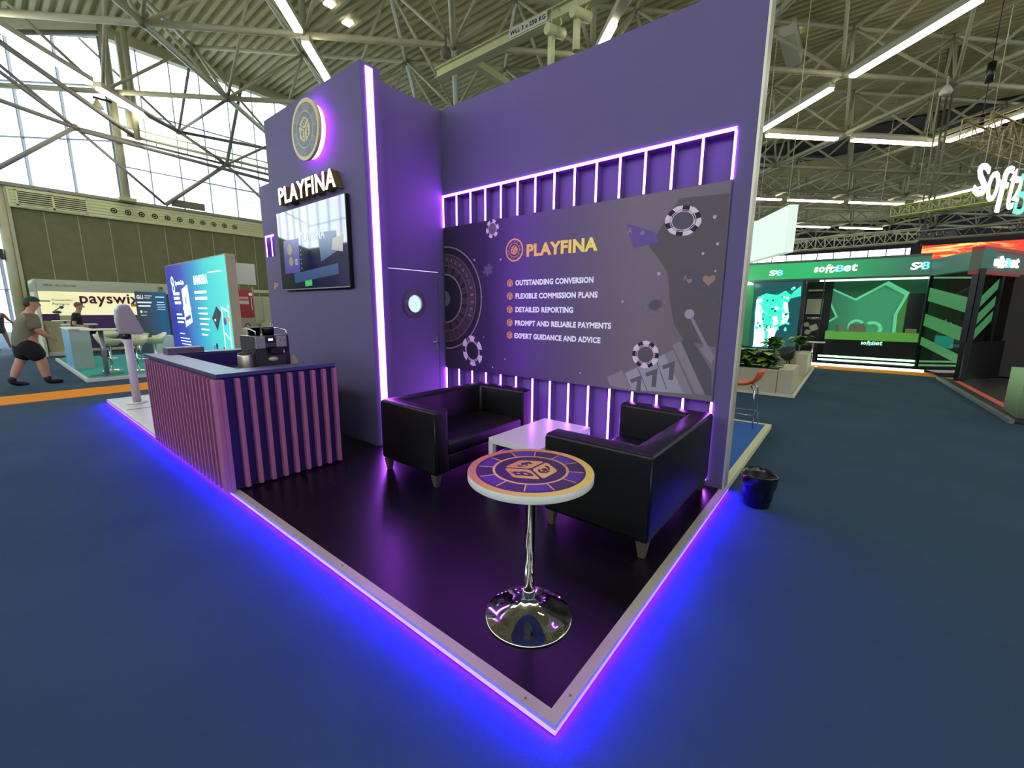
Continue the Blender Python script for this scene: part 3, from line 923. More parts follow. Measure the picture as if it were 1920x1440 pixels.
q = MB(); q.box(2.602, 2.632, YD - .004, YD + .004, 1.05, 1.29); q.tube([(2.617, YD, 1.22), (2.617, YD - .05, 1.22), (2.51, YD - .055, 1.22)], .009, 8); q.disc(FR((2.617, YD - .004, 1.12), X, Z), 0, 0, .012, 0, .006, n=12)
q.build('door_handle', mat('satin_steel', '#b8b4b0', .3, .8), door_l)
q = MB()
for z in (.45, 1.9):
    q.tube([(1.846, YD - .006, z), (1.846, YD - .006, z + .1)], .006, 6)
q.build('door_hinge', _mats['satin_steel'], door_l)

# tower
TX, TY0, TY1 = 1.53, 3.43, 5.72
tw = thing('tower', 'tall purple tower wall carrying the television and the round sign', 'wall', (TX, 4.5, HP))
q = MB(); q.box(TX, XW - .002, TY0 + .19 + .001, TY1, HP, H - .001) if False else None
q.box(TX, TX + .235, TY0, TY0 + .19, HP, H)                 # pilaster behind the strip
q.box(TX, TX + .10, TY0 + .19, TY1, HP, H)                  # face
q.box(TX + .10, XW - .002, TY1 - .08, TY1, HP, H)           # far side
q.build('wall_body', M_purple, tw)
q = MB(); q.box(1.592, 1.672, TY0 - .008, TY0 - .0005, HP + .01, H - .03); q.build('led_channel', M_led_big, tw)

# wall continuing on the far side of the tower (mirrored end of the stand)
mw = thing('back_wall', 'narrow purple wall end with a small glowing window left of the tower', 'wall', (XW, 7.5, HP))
q = MB()
q.box(XW, XW + .14, TY1 + .001, 9.18, 3.12, H); q.box(XW, XW + .14, 9.08, 9.18, HP, 3.12); q.box(XW, XW + .14, TY1 + .001, 9.08, HP, 2.70); q.box(XW + .1, XW + .14, TY1 + .001, 9.08, 2.70, 3.12)
q.build('wall_body', M_purple, mw)
q = MB(); q.box(XW - .006, XW - .0005, 6.0, 9.09, 3.09, 3.12); q.build('led_header', M_led, mw)
for i in range(12):
    y = 9.07 - .262 * i
    q = MB(); q.box(XW + .0, XW + .099, y - .009, y + .009, 2.70, 3.118); fin = q.build('fin', M_purple, mw)
    q = MB(); q.box(XW - .006, XW - .0005, y - .012, y + .012, 2.705, 3.09); q.build('led_strip', M_led, fin)
q = MB(); q.text(FR((XW - .001, 8.86, 2.03), -Y, Z), 'PLAYFINA', 0, 1.9, 0, .13, 0, .004, bold=.03)
q.build('lettering', mat('copper_print', '#b98670', .5), mw)

# round sign
rs = thing('round_sign', 'round chip shaped sign with a violet halo high on the tower', 'sign', (1.45, 4.39, 3.645))
SF_ = FR((TX - .12, 4.39, 3.645), -Y, Z)
m_sg = mat('sign_cream_gold', '#d8c48a', .45)
m_sd = mat('sign_grey', '#77797a', .5)
m_sp = mat('sign_grey_violet', '#85858c', .5)
m_sl = mat('sign_line', '#b5b5a8', .5)
q = MB(); q.disc(SF_, 0, 0, .32, -.03, 0, n=64); q.build('disc', m_sg, rs)
q = MB(); emblem(q, SF_, .318, .0002, .0015, n=12); q.build('emblem', [m_sg, m_sd, m_sp, m_sl], rs)
q = MB(); q.ring(FR((TX - .085, 4.39, 3.645), -Y, Z), 0, 0, .25, .285, -.06, -.008, n=48); q.build('halo_light', emis('halo_led', (.42, .08, 1.0), 16.0), rs)
for k_ in range(4):
    a = PI / 4 + PI / 2 * k_
    q = MB(); q.tube([(TX - .092, 4.39 + .2 * math.cos(a), 3.645 + .2 * math.sin(a)), (TX + .001, 4.39 + .2 * math.cos(a), 3.645 + .2 * math.sin(a))], .012, 8); q.build('standoff', M_alu, rs)
# illuminated letters
il = thing('letter_sign', 'white lit lettering with gold sides between round sign and television', 'sign', (1.45, 4.5, 2.95))
LF = FR((TX - .095, 5.235, 2.955), -Y, Z)
word = 'PLAYFINA'
V, Fc, a0, a1, b0, b1 = glyph_mesh(word, .02)
q = MB(); q.text(LF, word, 0, 1.385, 0, .20, -.09, 0, bold=.012); q.build('letter_sides', mat('letter_gold_side', '#7a6434', .45, .4), il)
q = MB(); q.text(LF, word, 0, 1.385, 0, .20, .001, .008, bold=.012); q.build('letter_faces', mat('letter_face', '#fff8e0', .5, emit=(1, .95, .78), es=1.3), il)
# television
tv = thing('television', 'large wall television on the tower showing a purple slide', 'television', (1.47, 4.6, 1.9))
q = MB(); q.box(TX - .055, TX - .003, 3.745, 5.455, 1.885, 2.885); q.build('casing', M_black, tv, bevel=.004)
q = MB(); q.box(TX - .058, TX - .0555, 3.745, 5.455, 1.885, 1.897); q.build('bezel', mat('tv_silver', '#a8a8a0', .3, .8), tv)
m_scr = ramp_mat('tv_slide', [(0, '#10142a'), (.35, '#16204a'), (.7, '#201c50'), (1, '#38346c')], 1, 5.46 - 4.6, 3.74 - 4.6, emit=.42, rough=.04, wob=.3, wscale=1.5, spec=1.0)
q = MB(); q.box(TX - .0575, TX - .0555, 3.752, 5.448, 1.90, 2.878); scr = q.build('screen', m_scr, tv)
TF = FR((TX - .0576, 5.45, 1.90), -Y, Z)       # x 0..1.7, y 0..0.98
m_sw = mat('tv_white', '#808088', .2, emit=(.5, .52, .55), es=.5)
q = MB(); q.text(TF, 'PLAYFINA', .62, 1.22, .56, .68, .0005, .001, bold=.03)
q.build('slide_lettering', m_sw, scr)
for i in range(5):
    q = MB(); q.disc(TF, .60, .47 - i * .055, .009, .0005, .001, n=8); q.build('slide_bullet', m_sw, scr)
q = MB(); q.text(TF, 'CE', .43, .5, .30, .37, .0005, .001); q.build('slide_lettering', m_sw, scr)
q = MB(); q.prism(TF, [(.12, .20), (.55, .20), (.57, .62), (.14, .62)], .0003, .0005, 0); q.prism(TF, [(.38, .07), (1.48, .14), (1.48, .26), (.38, .19)], .0003, .0005, 1)
q.prism(TF, [(1.1, .3), (1.5, .4), (1.48, .62), (1.06, .64)], .0003, .0005, 1)
q.disc(TF, .30, .50, .07, .0006, .0009, n=14, mi=2); q.disc(TF, .32, .35, .06, .0006, .0009, n=14, mi=2); q.prism(TF, [(1.35, .42), (1.6, .38), (1.62, .56), (1.4, .54)], .0006, .0009, 4)
q.prism(TF, [(.66, .02), (.84, .03), (.84, .1), (.66, .09)], .0006, .0009, 3)
q.build('slide_shapes', [mat('tv_violet', '#3a3070', .2, emit='#443a80', es=.6), mat('tv_blue', '#28385e', .2, emit='#2c4270', es=.5), mat('tv_olive', '#6a6a40', .2, emit='#78784c', es=.6), mat('tv_green', '#2a8040', .2, emit='#2f9048', es=.9), mat('tv_tan', '#807868', .2, emit='#8a8078', es=.6)], scr)

# ------------------------------------------------------------------ counter
ct = thing('reception_counter', 'purple bar counter clad with mauve vertical slats', 'counter', (0.5, 4.5, HP))
CX0, CX1, CY0, CY1 = 0.0, 1.02, 3.36, 5.72
q = MB()
q.box(CX0, CX0 + .03, CY0, CY1, HP, 1.07); q.box(CX0 + .03, CX1, CY0, CY0 + .03, HP, 1.07); q.box(CX0 + .03, CX1, CY1 - .03, CY1, HP, 1.07)
q.box(CX0 + .2, CX0 + .215, CY0 + .2, CY1 - .2, .62, 1.07); q.box(CX0 + .2, CX1, CY0 + .2, CY0 + .215, .62, 1.07); q.box(CX0 + .2, CX1, CY1 - .215, CY1 - .2, .62, 1.07)
q.build('carcass', M_purple_d, ct)
q = MB(); q.box(CX0 + .03, CX1, CY0 + .03, CY1 - .03, .90, .92); q.build('inner_shelf', mat('counter_inner', '#1c1a3c', .5), ct)
q = MB()
q.box(CX0 - .03, CX0 + .21, CY0 - .04, CY1 + .03, 1.07, 1.105); q.box(CX0 + .21, CX1 - .02, CY0 - .04, CY0 + .21, 1.07, 1.105); q.box(CX0 + .21, CX1, CY1 - .2, CY1 + .03, 1.07, 1.105)
q.build('worktop', mat('worktop_blue_violet', '#3a3a6c', .28, spec=.6), ct, bevel=.003)
for i in range(9):
    x = 0.12 + .1085 * i
    q = MB(); q.box(x - .018, x + .018, CY0 - .055, CY0 - .0005, HP + .012, 1.055); q.build('slat', M_slat, ct, bevel=.005)
q = MB(); q.box(CX0 - .052, CX0 - .016, CY0 - .055, CY0 + .06, HP + .004, 1.055); q.box(CX0 - .016, CX0 + .02, CY0 - .055, CY0 - .0005, HP + .004, 1.055)
q.build('corner_slat', M_slat, ct, bevel=.004)
for i in range(21):
    y = 3.49 + .108 * i
    q = MB(); q.box(CX0 - .055, CX0 - .0005, y - .014, y + .014, HP + .004, 1.055); q.build('slat', M_slat, ct, bevel=.003)

# leaflets on the counter
for i, (dz, s) in enumerate([(0, 'bottom box of the small pile on the far counter corner'), (.035, 'top box of the small pile on the far counter corner')]):
    q = MB(); q.box(.14, .50, 5.50, 5.72, 1.1055 + dz, 1.138 + dz)
    tag(q.build('flat_box', mat('box_mauve', '#6a5070', .5), bevel=.002), 'flat mauve box, ' + s, 'box', 'boxes on the counter corner')

# coffee machine
cm = thing('coffee_machine', 'black and steel automatic coffee machine behind the counter', 'coffee machine', (.70, 4.2, .92))
mx0, mx1, my0, my1, mz = .535, .885, 3.98, 4.40, .92
m_cm = mat('machine_grey', '#3c3e3c', .35, .4); m_cs = mat('machine_silver', '#9a9c96', .35, .6)
q = MB(); q.box(mx0 + .02, mx1, my0 + .06, my1, mz + .005, mz + .44); q.build('body', M_black, cm, bevel=.008)
q = MB(); q.box(mx0, mx0 + .019, my0 + .03, my1, mz + .02, mz + .44); q.build('side_panel', m_cm, cm, bevel=.004)
q = MB(); q.box(mx0 + .02, mx1 - .06, my0 + .03, my0 + .059, mz + .06, mz + .32); q.build('front_panel', m_cm, cm, bevel=.004)
q = MB(); q.box(mx0 + .0, mx0 + .085, my0 - .01, my0 + .029, mz + .315, mz + .44); q.build('silver_cheek', m_cs, cm, bevel=.004)
q = MB(); q.box(mx1 - .16, mx1 - .055, my0 - .01, my0 + .029, mz + .325, mz + .44); q.build('silver_cheek', m_cs, cm, bevel=.004)
q = MB(); q.box(mx0 + .086, mx1 - .161, my0 - .005, my0 + .029, mz + .32, mz + .435)
kp = q.build('keypad', M_black, cm)
CF = FR((mx0 + .086, my0 - .0055, mz + .32), X, Z)
q = MB(); q.fbox(CF, .03, .075, .075, .095, .0003, .002); q.build('display', mat('machine_display', '#e8f0ff', .3, emit=(.85, .92, 1), es=1.2), kp)
q = MB()
for i in range(5):
    for j in range(2):
        q.disc(CF, .015 + i * .018, .02 + j * .02, .005, .0003, .003, n=8)
q.build('buttons', m_cs, kp)
q = MB(); q.box(mx0 + .12, mx1 - .12, my0 - .04, my0 + .03, mz + .26, mz + .315); q.build('spout', M_black, cm, bevel=.006)
q = MB(); q.ball((mx0 + .16, my0 + .02, mz + .2), .05, 14, sy=.4, sz=.55); q.build('handle_badge', mat('machine_brass', '#c9b896', .35, .5), cm)
q = MB()
for dx in (.03, .07):
    k_ = MB(); k_.disc(FR((mx1 - .15 + dx, my0 - .011, mz + .395), X, Z), 0, 0, .006, 0, .006, n=10); k_.build('knob', M_chrome, cm)
q.tube([(mx1 - .09, my0 + .0, mz + .3), (mx1 - .09, my0 - .02, mz + .25)], .008, 8); q.build('steam_tap', M_chrome, cm)
q = MB(); q.box(mx0 + .01, mx1 - .05, my0 - .04, my0 + .059, mz + .005, mz + .05); q.build('drip_tray', m_cs, cm, bevel=.004)
q = MB()
q.tube([(mx0 + .01, my0 + .02, mz + .445), (mx0 + .01, my0 + .02, mz + .49), (mx0 + .0, my0 + .12, mz + .51), (mx0 + .0, my0 + .38, mz + .51)], .007, 8)
q.tube([(mx1 - .03, my0 + .02, mz + .445), (mx1 - .03, my0 + .05, mz + .50), (mx1 - .05, my0 + .2, mz + .51), (mx1 - .1, my0 + .38, mz + .51)], .007, 8)
q.box(mx0, mx1 - .03, my0 + .0, my0 + .012, mz + .441, mz + .448)
q.build('cup_rail', M_chrome, cm)
q = MB(); q.lathe((mx0 + .10, my0 + .3, mz + .44), [(.055, 0), (.06, .075), (.065, .085)], 20); q.lathe((mx0 + .22, my0 + .25, mz + .44), [(.055, 0), (.06, .07), (.055, .085)], 20); q.build('bean_hopper', M_black, cm)
# milk pot
pt = thing('milk_container', 'brushed steel milk container left of the coffee machine', 'container', (.45, 4.05, .92))
q = MB(); q.lathe((.445, 4.04, .92), [(.068, 0), (.070, .02), (.070, .255), (.066, .265)], 28); q.build('pot', mat('brushed_steel', '#a89f90', .28, .9), pt)
q = MB(); q.lathe((.445, 4.04, 1.186), [(.066, 0), (.064, .012), (.012, .02), (.010, .045)], 24); q.build('lid', m_cm, pt)
q = MB(); q.tube([(.47, 4.04, 1.22), (.51, 4.02, 1.24), (.53, 3.99, 1.18)], .006, 6); q.build('hose', M_black, pt)
bg = MB()
bg.lathe((.95, 4.15, .92), [(.05, 0), (.062, .05), (.06, .14), (.035, .2), (.01, .215)], 12)
tag(bg.build('coffee_bag', mat('bag_cream', '#a8a27c', .7, bump=.6, bscale=30)), 'crumpled cream paper bag right of the coffee machine', 'bag')
sp_ = MB(); sp_.tube([(.78, 4.22, 1.40), (.79, 4.2, 1.46)], .012, 8); sp_.ball((.78, 4.2, 1.475), .012, 8); sp_.ball((.80, 4.2, 1.465), .010, 8)
cup = thing('spoon_glass', 'clear cup holding spoons on top of the coffee machine', 'cup', (.78, 4.22, 1.362))
q = MB(); q.lathe((.78, 4.22, 1.362), [(.022, 0), (.03, .08)], 14); q.build('glass', glass('clear_cup', '#d8d8e8', .15, .25, '#b8b8d0'), cup)
sp_.build('spoons', M_chrome, cup)

# ------------------------------------------------------------------ sofas
def sofa(L, D, Ht, hb):
    """sofa whose back runs along X at +Y, open towards -Y, standing at the origin"""
    s = thing('sofa', 'sofa', 'sofa', (0, 0, 0))
    at_ = .17
    fr_ = FR((0, 0, 0), X, Y); a2 = L / 2 - at_
    q = MB(); q.prism(fr_, [(-L / 2, -D / 2), (-a2, -D / 2), (-a2, D / 2 - .17), (a2, D / 2 - .17), (a2, -D / 2), (L / 2, -D / 2), (L / 2, D / 2), (-L / 2, D / 2)], hb, Ht)
    q.build('back_and_arms', M_leather, s, bevel=.030, seg=4, shade=True)
    for sx in (-1, 1):
        for sy in (-1, 1):
            q = MB(); q.tube([(sx * (L / 2 - .010), sy * (D / 2 - .010), hb + .03), (sx * (L / 2 - .010), sy * (D / 2 - .010), Ht - .03)], .006, 6); q.build('piping', M_leather, s)
    q = MB(); q.box(-L / 2 + at_ + .001, L / 2 - at_ - .001, -D / 2 + .02, D / 2 - .171, hb, .27); q.build('seat_base', M_leather, s, bevel=.015, seg=3, shade=True)
    q = MB(); q.box(-L / 2 + at_ + .002, L / 2 - at_ - .002, -D / 2 + .005, D / 2 - .172, .272, .40); q.build('seat_cushion', M_leather, s, bevel=.035, seg=4, shade=True)
    for sx in (-1, 1):
        for sy in (-1, 1):
            cx, cy = sx * (L / 2 - .05), sy * (D / 2 - .05)
            q = MB()
            t, u = .036, .020
            top_ = [(cx - t, cy - t, hb), (cx + t, cy - t, hb), (cx + t, cy + t, hb), (cx - t, cy + t, hb)]
            b_ = [(cx - u, cy - u, .0), (cx + u, cy - u, .0), (cx + u, cy + u, .0), (cx - u, cy + u, .0)]
            q.hexa(b_ + top_)
            q.build('leg', M_legwood, s)
    return s
sA = sofa(1.43, .80, .71, .115)
sA['label'] = 'black leather sofa standing along the door wall, left of the coffee table'
sA['group'] = 'black leather sofas on the stand'
sA.location = (1.865, 2.40, HP)
sB = dup(sA, (1.975, .53, HP), PI, 'black leather sofa with its back to the camera behind the round bar table')
q = MB(); q.box(1.2585, 1.2598, .185, .20, .235, .255); q.build('care_label', M_white_m, sB)
# coffee table
cf = thing('coffee_table', 'low white square legged coffee table between the two sofas', 'coffee table', (2.0, 1.47, HP))
q = MB(); q.box(1.57, 2.47, 1.20, 1.75, .45, .50); q.build('tabletop', M_white, cf, bevel=.002)
for (x, y) in ((1.57, 1.20), (2.42, 1.20), (1.57, 1.70), (2.42, 1.70)):
    q = MB(); q.box(x, x + .05, y, y + .05, HP, .4495); q.build('leg', M_white, cf)
# bar table
bt = thing('bar_table', 'round bar table with chip print top on a chrome trumpet foot', 'table', (.42, .44, HP))
TC = Vector((.42, .44, 0))
q = MB(); q.lathe((.42, .44, .835), [(.308, 0), (.31, .003), (.31, .033), (.308, .036)], 72); q.build('tabletop', M_white, bt)
q = MB(); emblem(q, FR((.42, .44, .8715), Y, -X), .308, .0, .0008)
m_tg = ramp_mat('gold_print_table', [(0, '#c8783c'), (0.35, '#d89438'), (0.7, '#e2b83c'), (1, '#e4cc40')], 1, .26, -.26, rough=.4)
m_tl = ramp_mat('line_print_table', [(0, '#f0cc70'), (.5, '#e0a858'), (1, '#cc8c48')], 0, -.3, .3, rough=.4)
q.build('printed_top', [m_tg, mat('table_print_dark', '#22162e', .3), mat('table_print_violet', '#432a86', .3), m_tl], bt)
q = MB(); q.lathe((.42, .44, HP), [(.0265, .08), (.0265, .735), (.09, .75), (.11, .767)], 32); q.build('column', M_chrome, bt)
q = MB(); q.lathe((.42, .44, HP), [(.226, 0), (.228, .006), (.222, .010), (.17, .022), (.11, .042), (.06, .068), (.040, .095), (.034, .11), (.034, .15), (.028, .155)], 64); q.build('base', M_chrome, bt)

# stand umbrella-like dispenser pole at the far corner
dp = thing('wrapped_display_stand', 'white post with a plastic wrapped head standing behind the counter', 'display stand', (.28, 8.5, HP))
q = MB(); q.tube([(.28, 8.5, HP), (.28, 8.5, 1.13)], .055, 16); q.build('post', mat('post_white', '#c9b8bc', .4), dp)
q = MB(); q.tube([(.28, 8.5, 1.13), (.28, 8.5, 1.22)], .05, 12); q.build('collar', M_black, dp)
q = MB()
pts = [(-.10, 0), (.19, -.02), (.20, .05), (.06, .47), (-.02, .47), (-.06, .44), (-.10, .40), (-.12, .2)]
q.prism(FR((.28, 8.6, 1.22), X, Z), pts, 0, .22); q.build('wrapped_head', mat('wrap_plastic', '#a8989c', .25, bump=.7, bscale=12), dp, bevel=.03, seg=2)
q = MB(); q.box(-.02, .58, 8.2, 8.9, HP - .001, HP + .012) if False else q.lathe((.28, 8.5, HP), [(.14, 0), (.14, .01), (.06, .02)], 20); q.build('foot_plate', M_white_m, dp)

# waste bin
wb = thing('waste_bin', 'black waste bin with a black liner on the carpet by the stand corner', 'bin', (2.80, -.245, 0))
q = MB(); q.lathe((2.80, -.245, 0), [(.095, 0), (.10, .004), (.13, .26), (.133, .262), (.123, .262), (.09, .012)], 28); q.build('bucket', M_black, wb)
q = MB()
n = 40; vs = []; fs = []
random.seed(3)
prof = [(.122, .175), (.128, .18), (.136, .235), (.138, .275), (.134, .29), (.127, .285), (.118, .2), (.105, .06), (.02, .03)]
for k_, (r, z) in enumerate(prof):
    for j in range(n):
        t = 2 * PI * j / n
        w_ = 1.03 + .022 * math.sin(5 * t + k_ * .6) + .014 * math.sin(11 * t + k_) + random.uniform(-.008, .008)
        zz = z + (.010 * math.sin(2 * t + 1) + random.uniform(-.004, .004) if k_ < 6 else 0)
        vs.append((2.80 + r * w_ * math.cos(t), -.245 + r * w_ * math.sin(t), zz))
for i in range(len(prof) - 1):
    for j in range(n):
        p = (j + 1) % n
        fs.append((i * n + j, i * n + p, (i + 1) * n + p, (i + 1) * n + j))
q.add(vs, fs, 0, True); q.build('liner', M_bag, wb)
# ------------------------------------------------------------------ stands on the left
# teal floored stand
tp = thing('stand_platform', 'teal carpeted stand floor with white edge beyond the orange strip', 'platform', (3, 15, 0))
q = MB(); q.box(.15, 3.9, 12.32, 18.3, .005, .075); q.build('teal_floor', mat('carpet_teal', '#2f9e8e', .95, bump=.3, bscale=200), tp)
q = MB(); q.box(.09, .15, 12.26, 18.3, .005, .08); q.box(.15, 3.9, 12.26, 12.32, .005, .08); q.build('edge_trim', M_white, tp)
ZT_ = .075
wc_ = thing('display_counter', 'white counter with a blue side on the corner of the teal floor', 'counter', (.33, 15.2, ZT_))
q = MB(); q.box(.16, .53, 14.6, 16.1, ZT_, 1.07); q.build('body', mat('counter_grey_white', '#a9b2aa', .5), wc_)
q = MB(); q.box(.155, .1595, 14.6, 16.1, ZT_, 1.06); q.build('printed_side', ramp_mat('counter_blue_print', [(0, '#5aa0c8'), (1, '#86b8cc')], 2, 0, 1), wc_)
q = MB(); q.box(.14, .56, 14.57, 16.13, 1.071, 1.10); q.build('top', M_white, wc_)
# tall T foot table
tt = thing('high_table', 'white topped high table with a grey post and flat cross foot on the teal floor', 'table', (.50, 12.72, ZT_))
q = MB(); q.box(.18, .92, 12.42, 13.0, 1.12, 1.15); q.build('tabletop', M_white, tt, bevel=.01)
q = MB(); q.tube([(.50, 12.72, ZT_ + .04), (.50, 12.72, 1.12)], .045, 14); q.build('post', mat('post_grey', '#8e8890', .35, .5), tt)
q = MB(); q.fbox(FR((.50, 12.72, ZT_), (1, .08, 0), (-.08, 1, 0)), -.28, .30, -.03, .03, .0, .04); q.fbox(FR((.50, 12.72, ZT_), (1, .08, 0), (-.08, 1, 0)), -.03, .03, -.25, .28, .0, .038); q.build('cross_foot', M_chrome, tt)
# bowl stools
def bowl_stool(px, py, rz, label, sh=.60):
    t = thing('bar_stool', label, 'stool', (0, 0, 0), 'white bowl stools on the teal floor')
    q = MB()
    n = 28; vs = []; fs = []
    prof = [(.02, .03), (.15, .03), (.235, .09), (.262, .17), (.25, .178), (.22, .10), (.14, .05), (.02, .05)]
    for r, z in prof:
        for j in range(n):
            a = 2 * PI * j / n
            lift = max(0, math.cos(a)) ** 1.5 * .14 * (1 if z > .08 else 0)
            vs.append((r * math.cos(a), r * math.sin(a), sh + z + lift))
    for i in range(len(prof) - 1):
        for j in range(n):
            p = (j + 1) % n
            fs.append((i * n + j, i * n + p, (i + 1) * n + p, (i + 1) * n + j))
    q.add(vs, fs, 0, True); q.build('seat', mat('stool_ivory', '#d2cda6', .4), t)
    q = MB(); q.disc(FR((0, 0, sh + .052), X, Y), .02, 0, .10, 0, .006, n=16); q.build('seat_pad', mat('seat_dark', '#3a3228', .6), t)
    q = MB(); q.lathe((0, 0, 0), [(.024, .04), (.024, .34), (.017, .35), (.017, sh + .03)], 16); q.build('column', M_chrome, t)
    q = MB(); q.ring(FR((0, 0, .30), X, Y), 0, .08, .10, .115, 0, .015, n=24); q.build('footrest', M_chrome, t)
    q = MB(); q.lathe((0, 0, 0), [(.20, 0), (.20, .008), (.1, .03), (.024, .045)], 28); q.build('base', M_chrome, t)
    t.location = (px, py, ZT_); t.rotation_euler = (0, 0, rz)
    return t
bs = bowl_stool(.73, 13.66, 2.6, 'white bowl stool directly behind the grey table post')
dup(bs, (1.16, 13.22, ZT_), .6, 'white bowl stool between the wrapped post and the grey table post')
dup(bs, (1.62, 13.6, ZT_), 0.2, 'white bowl stool nearest the slatted counter, right of the wrapped post')
dup(bs, (1.20, 17.1, ZT_), 1.6, 'white bowl stool farthest back on the teal floor')
dup(bs, (1.75, 16.2, ZT_), 2.2, 'white bowl stool at the back, half hidden behind the wrapped post')
st = MB(); st.box(2.3, 2.78, 17.0, 17.4, ZT_, .72)
tag(st.build('cube_seat', M_white_m), 'white box by the dark info board', 'box')

# tall blue to teal lit wall
XB = 3.08
bk = thing('display_wall', 'tall freestanding wall printed blue to turquoise with white writing', 'display wall', (XB, 15.3, .08))
q = MB(); q.box(XB, XB + .22, 12.40, 18.28, .08, 3.06); q.build('frame', mat('taupe_frame', '#a8998c', .6), bk)
m_bk = ramp_mat('blue_teal_print', [(0, '#2c34a0'), (.22, '#3848a8'), (.45, '#2f8fc0'), (.65, '#3cc4c8'), (1, '#5ce0d0')], 1, 18.28 - 15.3, 12.4 - 15.3, emit=.85, wob=.8, wscale=.35)
q = MB(); q.box(XB - .006, XB - .0005, 12.46, 18.22, .1, 3.03); fc = q.build('printed_face', m_bk, bk)
BF = FR((XB - .007, 0, 0), -Y, Z)
m_bw = mat('lit_white_print', '#cfe8e8', .5, emit=(.8, .95, .95), es=.85)
q = MB(); q.text(BF, 'BANKERA', -15.25, -14.0, 2.33, 2.60, 0, .004, bold=.03); q.build('lettering', m_bw, fc)
q = MB(); q.text(BF, 'SpectroCoin', -17.25, -16.3, 2.33, 2.52, 0, .004, bold=.02)
q.ring(BF, -17.55, 2.52, .09, .16, 0, .004, n=16); q.ring(BF, -17.5, 2.28, .09, .16, 0, .004, n=16); q.build('logo', m_bw, fc)
q = MB()
for (y0, y1, z, h) in ((17.6, 16.9, 2.05, .09), (17.6, 16.95, 1.9, .09), (17.55, 16.85, 1.75, .09), (17.5, 16.9, 1.38, .06), (17.5, 16.6, 1.25, .06), (17.5, 16.8, 1.12, .06), (17.4, 16.85, .75, .03), (17.4, 16.4, .6, .03), (17.4, 16.3, .5, .03), (17.3, 16.3, .4, .03),
                      (15.3, 14.2, 2.06, .08), (15.3, 14.2, 1.88, .08), (15.15, 14.3, 1.6, .045), (15.15, 14.3, 1.44, .045), (15.1, 14.2, 1.28, .045), (15.1, 14.35, 1.12, .045), (15.05, 14.3, .96, .045), (15.05, 14.5, .8, .045), (13.9, 12.8, 2.62, .03)):
    q.fbox(BF, -y0, -y1, z, z + h, 0, .003)
q.build('text_lines', m_bw, fc)
q = MB(); q.prism(BF, [(-16.6, 2.22), (-15.95, 2.36), (-15.85, 1.18), (-16.6, 1.0)], .001, .006, 0); q.prism(BF, [(-16.5, 1.2), (-15.95, 1.3), (-15.95, 1.42), (-16.5, 1.32)], .006, .008, 1); q.fbox(BF, -16.35, -16.2, 1.75, 2.0, .006, .008, 2); q.fbox(BF, -16.65, -15.85, 1.56, 1.66, .006, .01, 0)
q.build('printed_receipt', [mat('lit_receipt', '#dfe8e4', .5, emit=(.85, .92, .88), es=.85), mat('lit_blue', '#3a4ab0', .5, emit='#3a4ab0', es=.6), mat('lit_grey', '#9aa4a4', .5, emit='#9aa4a4', es=.5)], fc)
q = MB(); q.prism(BF, [(-13.95, 1.35), (-13.5, 1.68), (-13.15, 1.5), (-13.6, .98)], .001, .005, 0); q.fbox(BF, -13.75, -13.65, 1.25, 1.32, .005, .007, 1)
for a, b in (((-13.15, .12), (-13.12, 1.66)), ((-12.66, .12), (-12.62, 1.55))):
    q.prism(BF, [a, (a[0] + .04, a[1]), (b[0] + .04, b[1]), b], .001, .005, 1)
q.prism(BF, [(-13.14, 1.62), (-12.62, 1.52), (-12.62, 1.58), (-13.14, 1.68)], .001, .005, 1)
q.prism(BF, [(-13.1, .95), (-12.66, .75), (-12.66, .79), (-13.1, .99)], .001, .005, 1)
cols = ['#c03a30', '#e0a030', '#3a9a50', '#3a50b0', '#d8e8e0', '#2a4a80']
random.seed(5)
for i in range(22):
    x = random.uniform(-14.3, -12.55); z = random.uniform(.15, .55) if x < -13.2 else random.choice([random.uniform(.15, .4), random.uniform(1.0, 1.9)])
    q.disc(BF, x, z, random.uniform(.05, .11), .002, .006, n=12, mi=2 + i % 6)
q.build('printed_phone_and_coins', [mat('lit_card', '#2a3438', .5, emit='#2a3438', es=.5), m_bw] + [mat('coin_' + c[1:], c, .5, emit=c, es=.5) for c in cols], fc)
q = MB(); q.tube([(3.45, 12.9, .08), (3.45, 12.9, 2.9)], .02, 8); q.box(3.45, 3.95, 12.9, 12.93, 2.3, 2.88)
tag(q.build('roll_up_frame', mat('frame_silver', '#b9b9b0', .35, .5)), 'slim silver frame right behind the blue and turquoise wall', 'frame')

# shell scheme stand at the back
ss = thing('exhibition_booth', 'white shell stand with a lit back wall behind the seated man', 'booth', (1.6, 21, 0))
q = MB(); q.box(.02, 3.75, 19.98, 20.05, 2.14, 2.52); q.build('fascia', mat('fascia_cream', '#bcbda2', .5), ss)
for x in (.04, 3.72):
    q = MB(); q.box(x - .03, x + .03, 19.97, 20.04, 0, 2.52); q.build('post', M_white_m, ss)
q = MB(); q.box(.02, 3.75, 21.72, 21.78, 0, 2.5); q.box(.0, .03, 20.05, 21.72, 0, 2.5); q.build('walls', mat('cream_wall', '#dcd9a8', .6), ss)
q = MB(); q.box(.05, 3.0, 21.712, 21.718, 1.33, 2.45); q.build('lit_print', mat('cream_lit_print', '#ece8b8', .6, emit=(.85, .82, .5), es=.55), ss)
q = MB(); q.box(1.1, 3.2, 21.706, 21.716, .1, 1.34); q.box(.1, .62, 21.706, 21.716, 1.1, 1.38); q.build('purple_band', mat('purple_band', '#5a3672', .5), ss)
GFr = FR((0, 21.70, 0), X, Z)
q = MB(); q.text(GFr, 'payswix.', 1.2, 3.0, 1.64, 2.14, 0, .01, bold=.02); q.build('lettering', mat('plum_print', '#6a2a50', .5), ss)
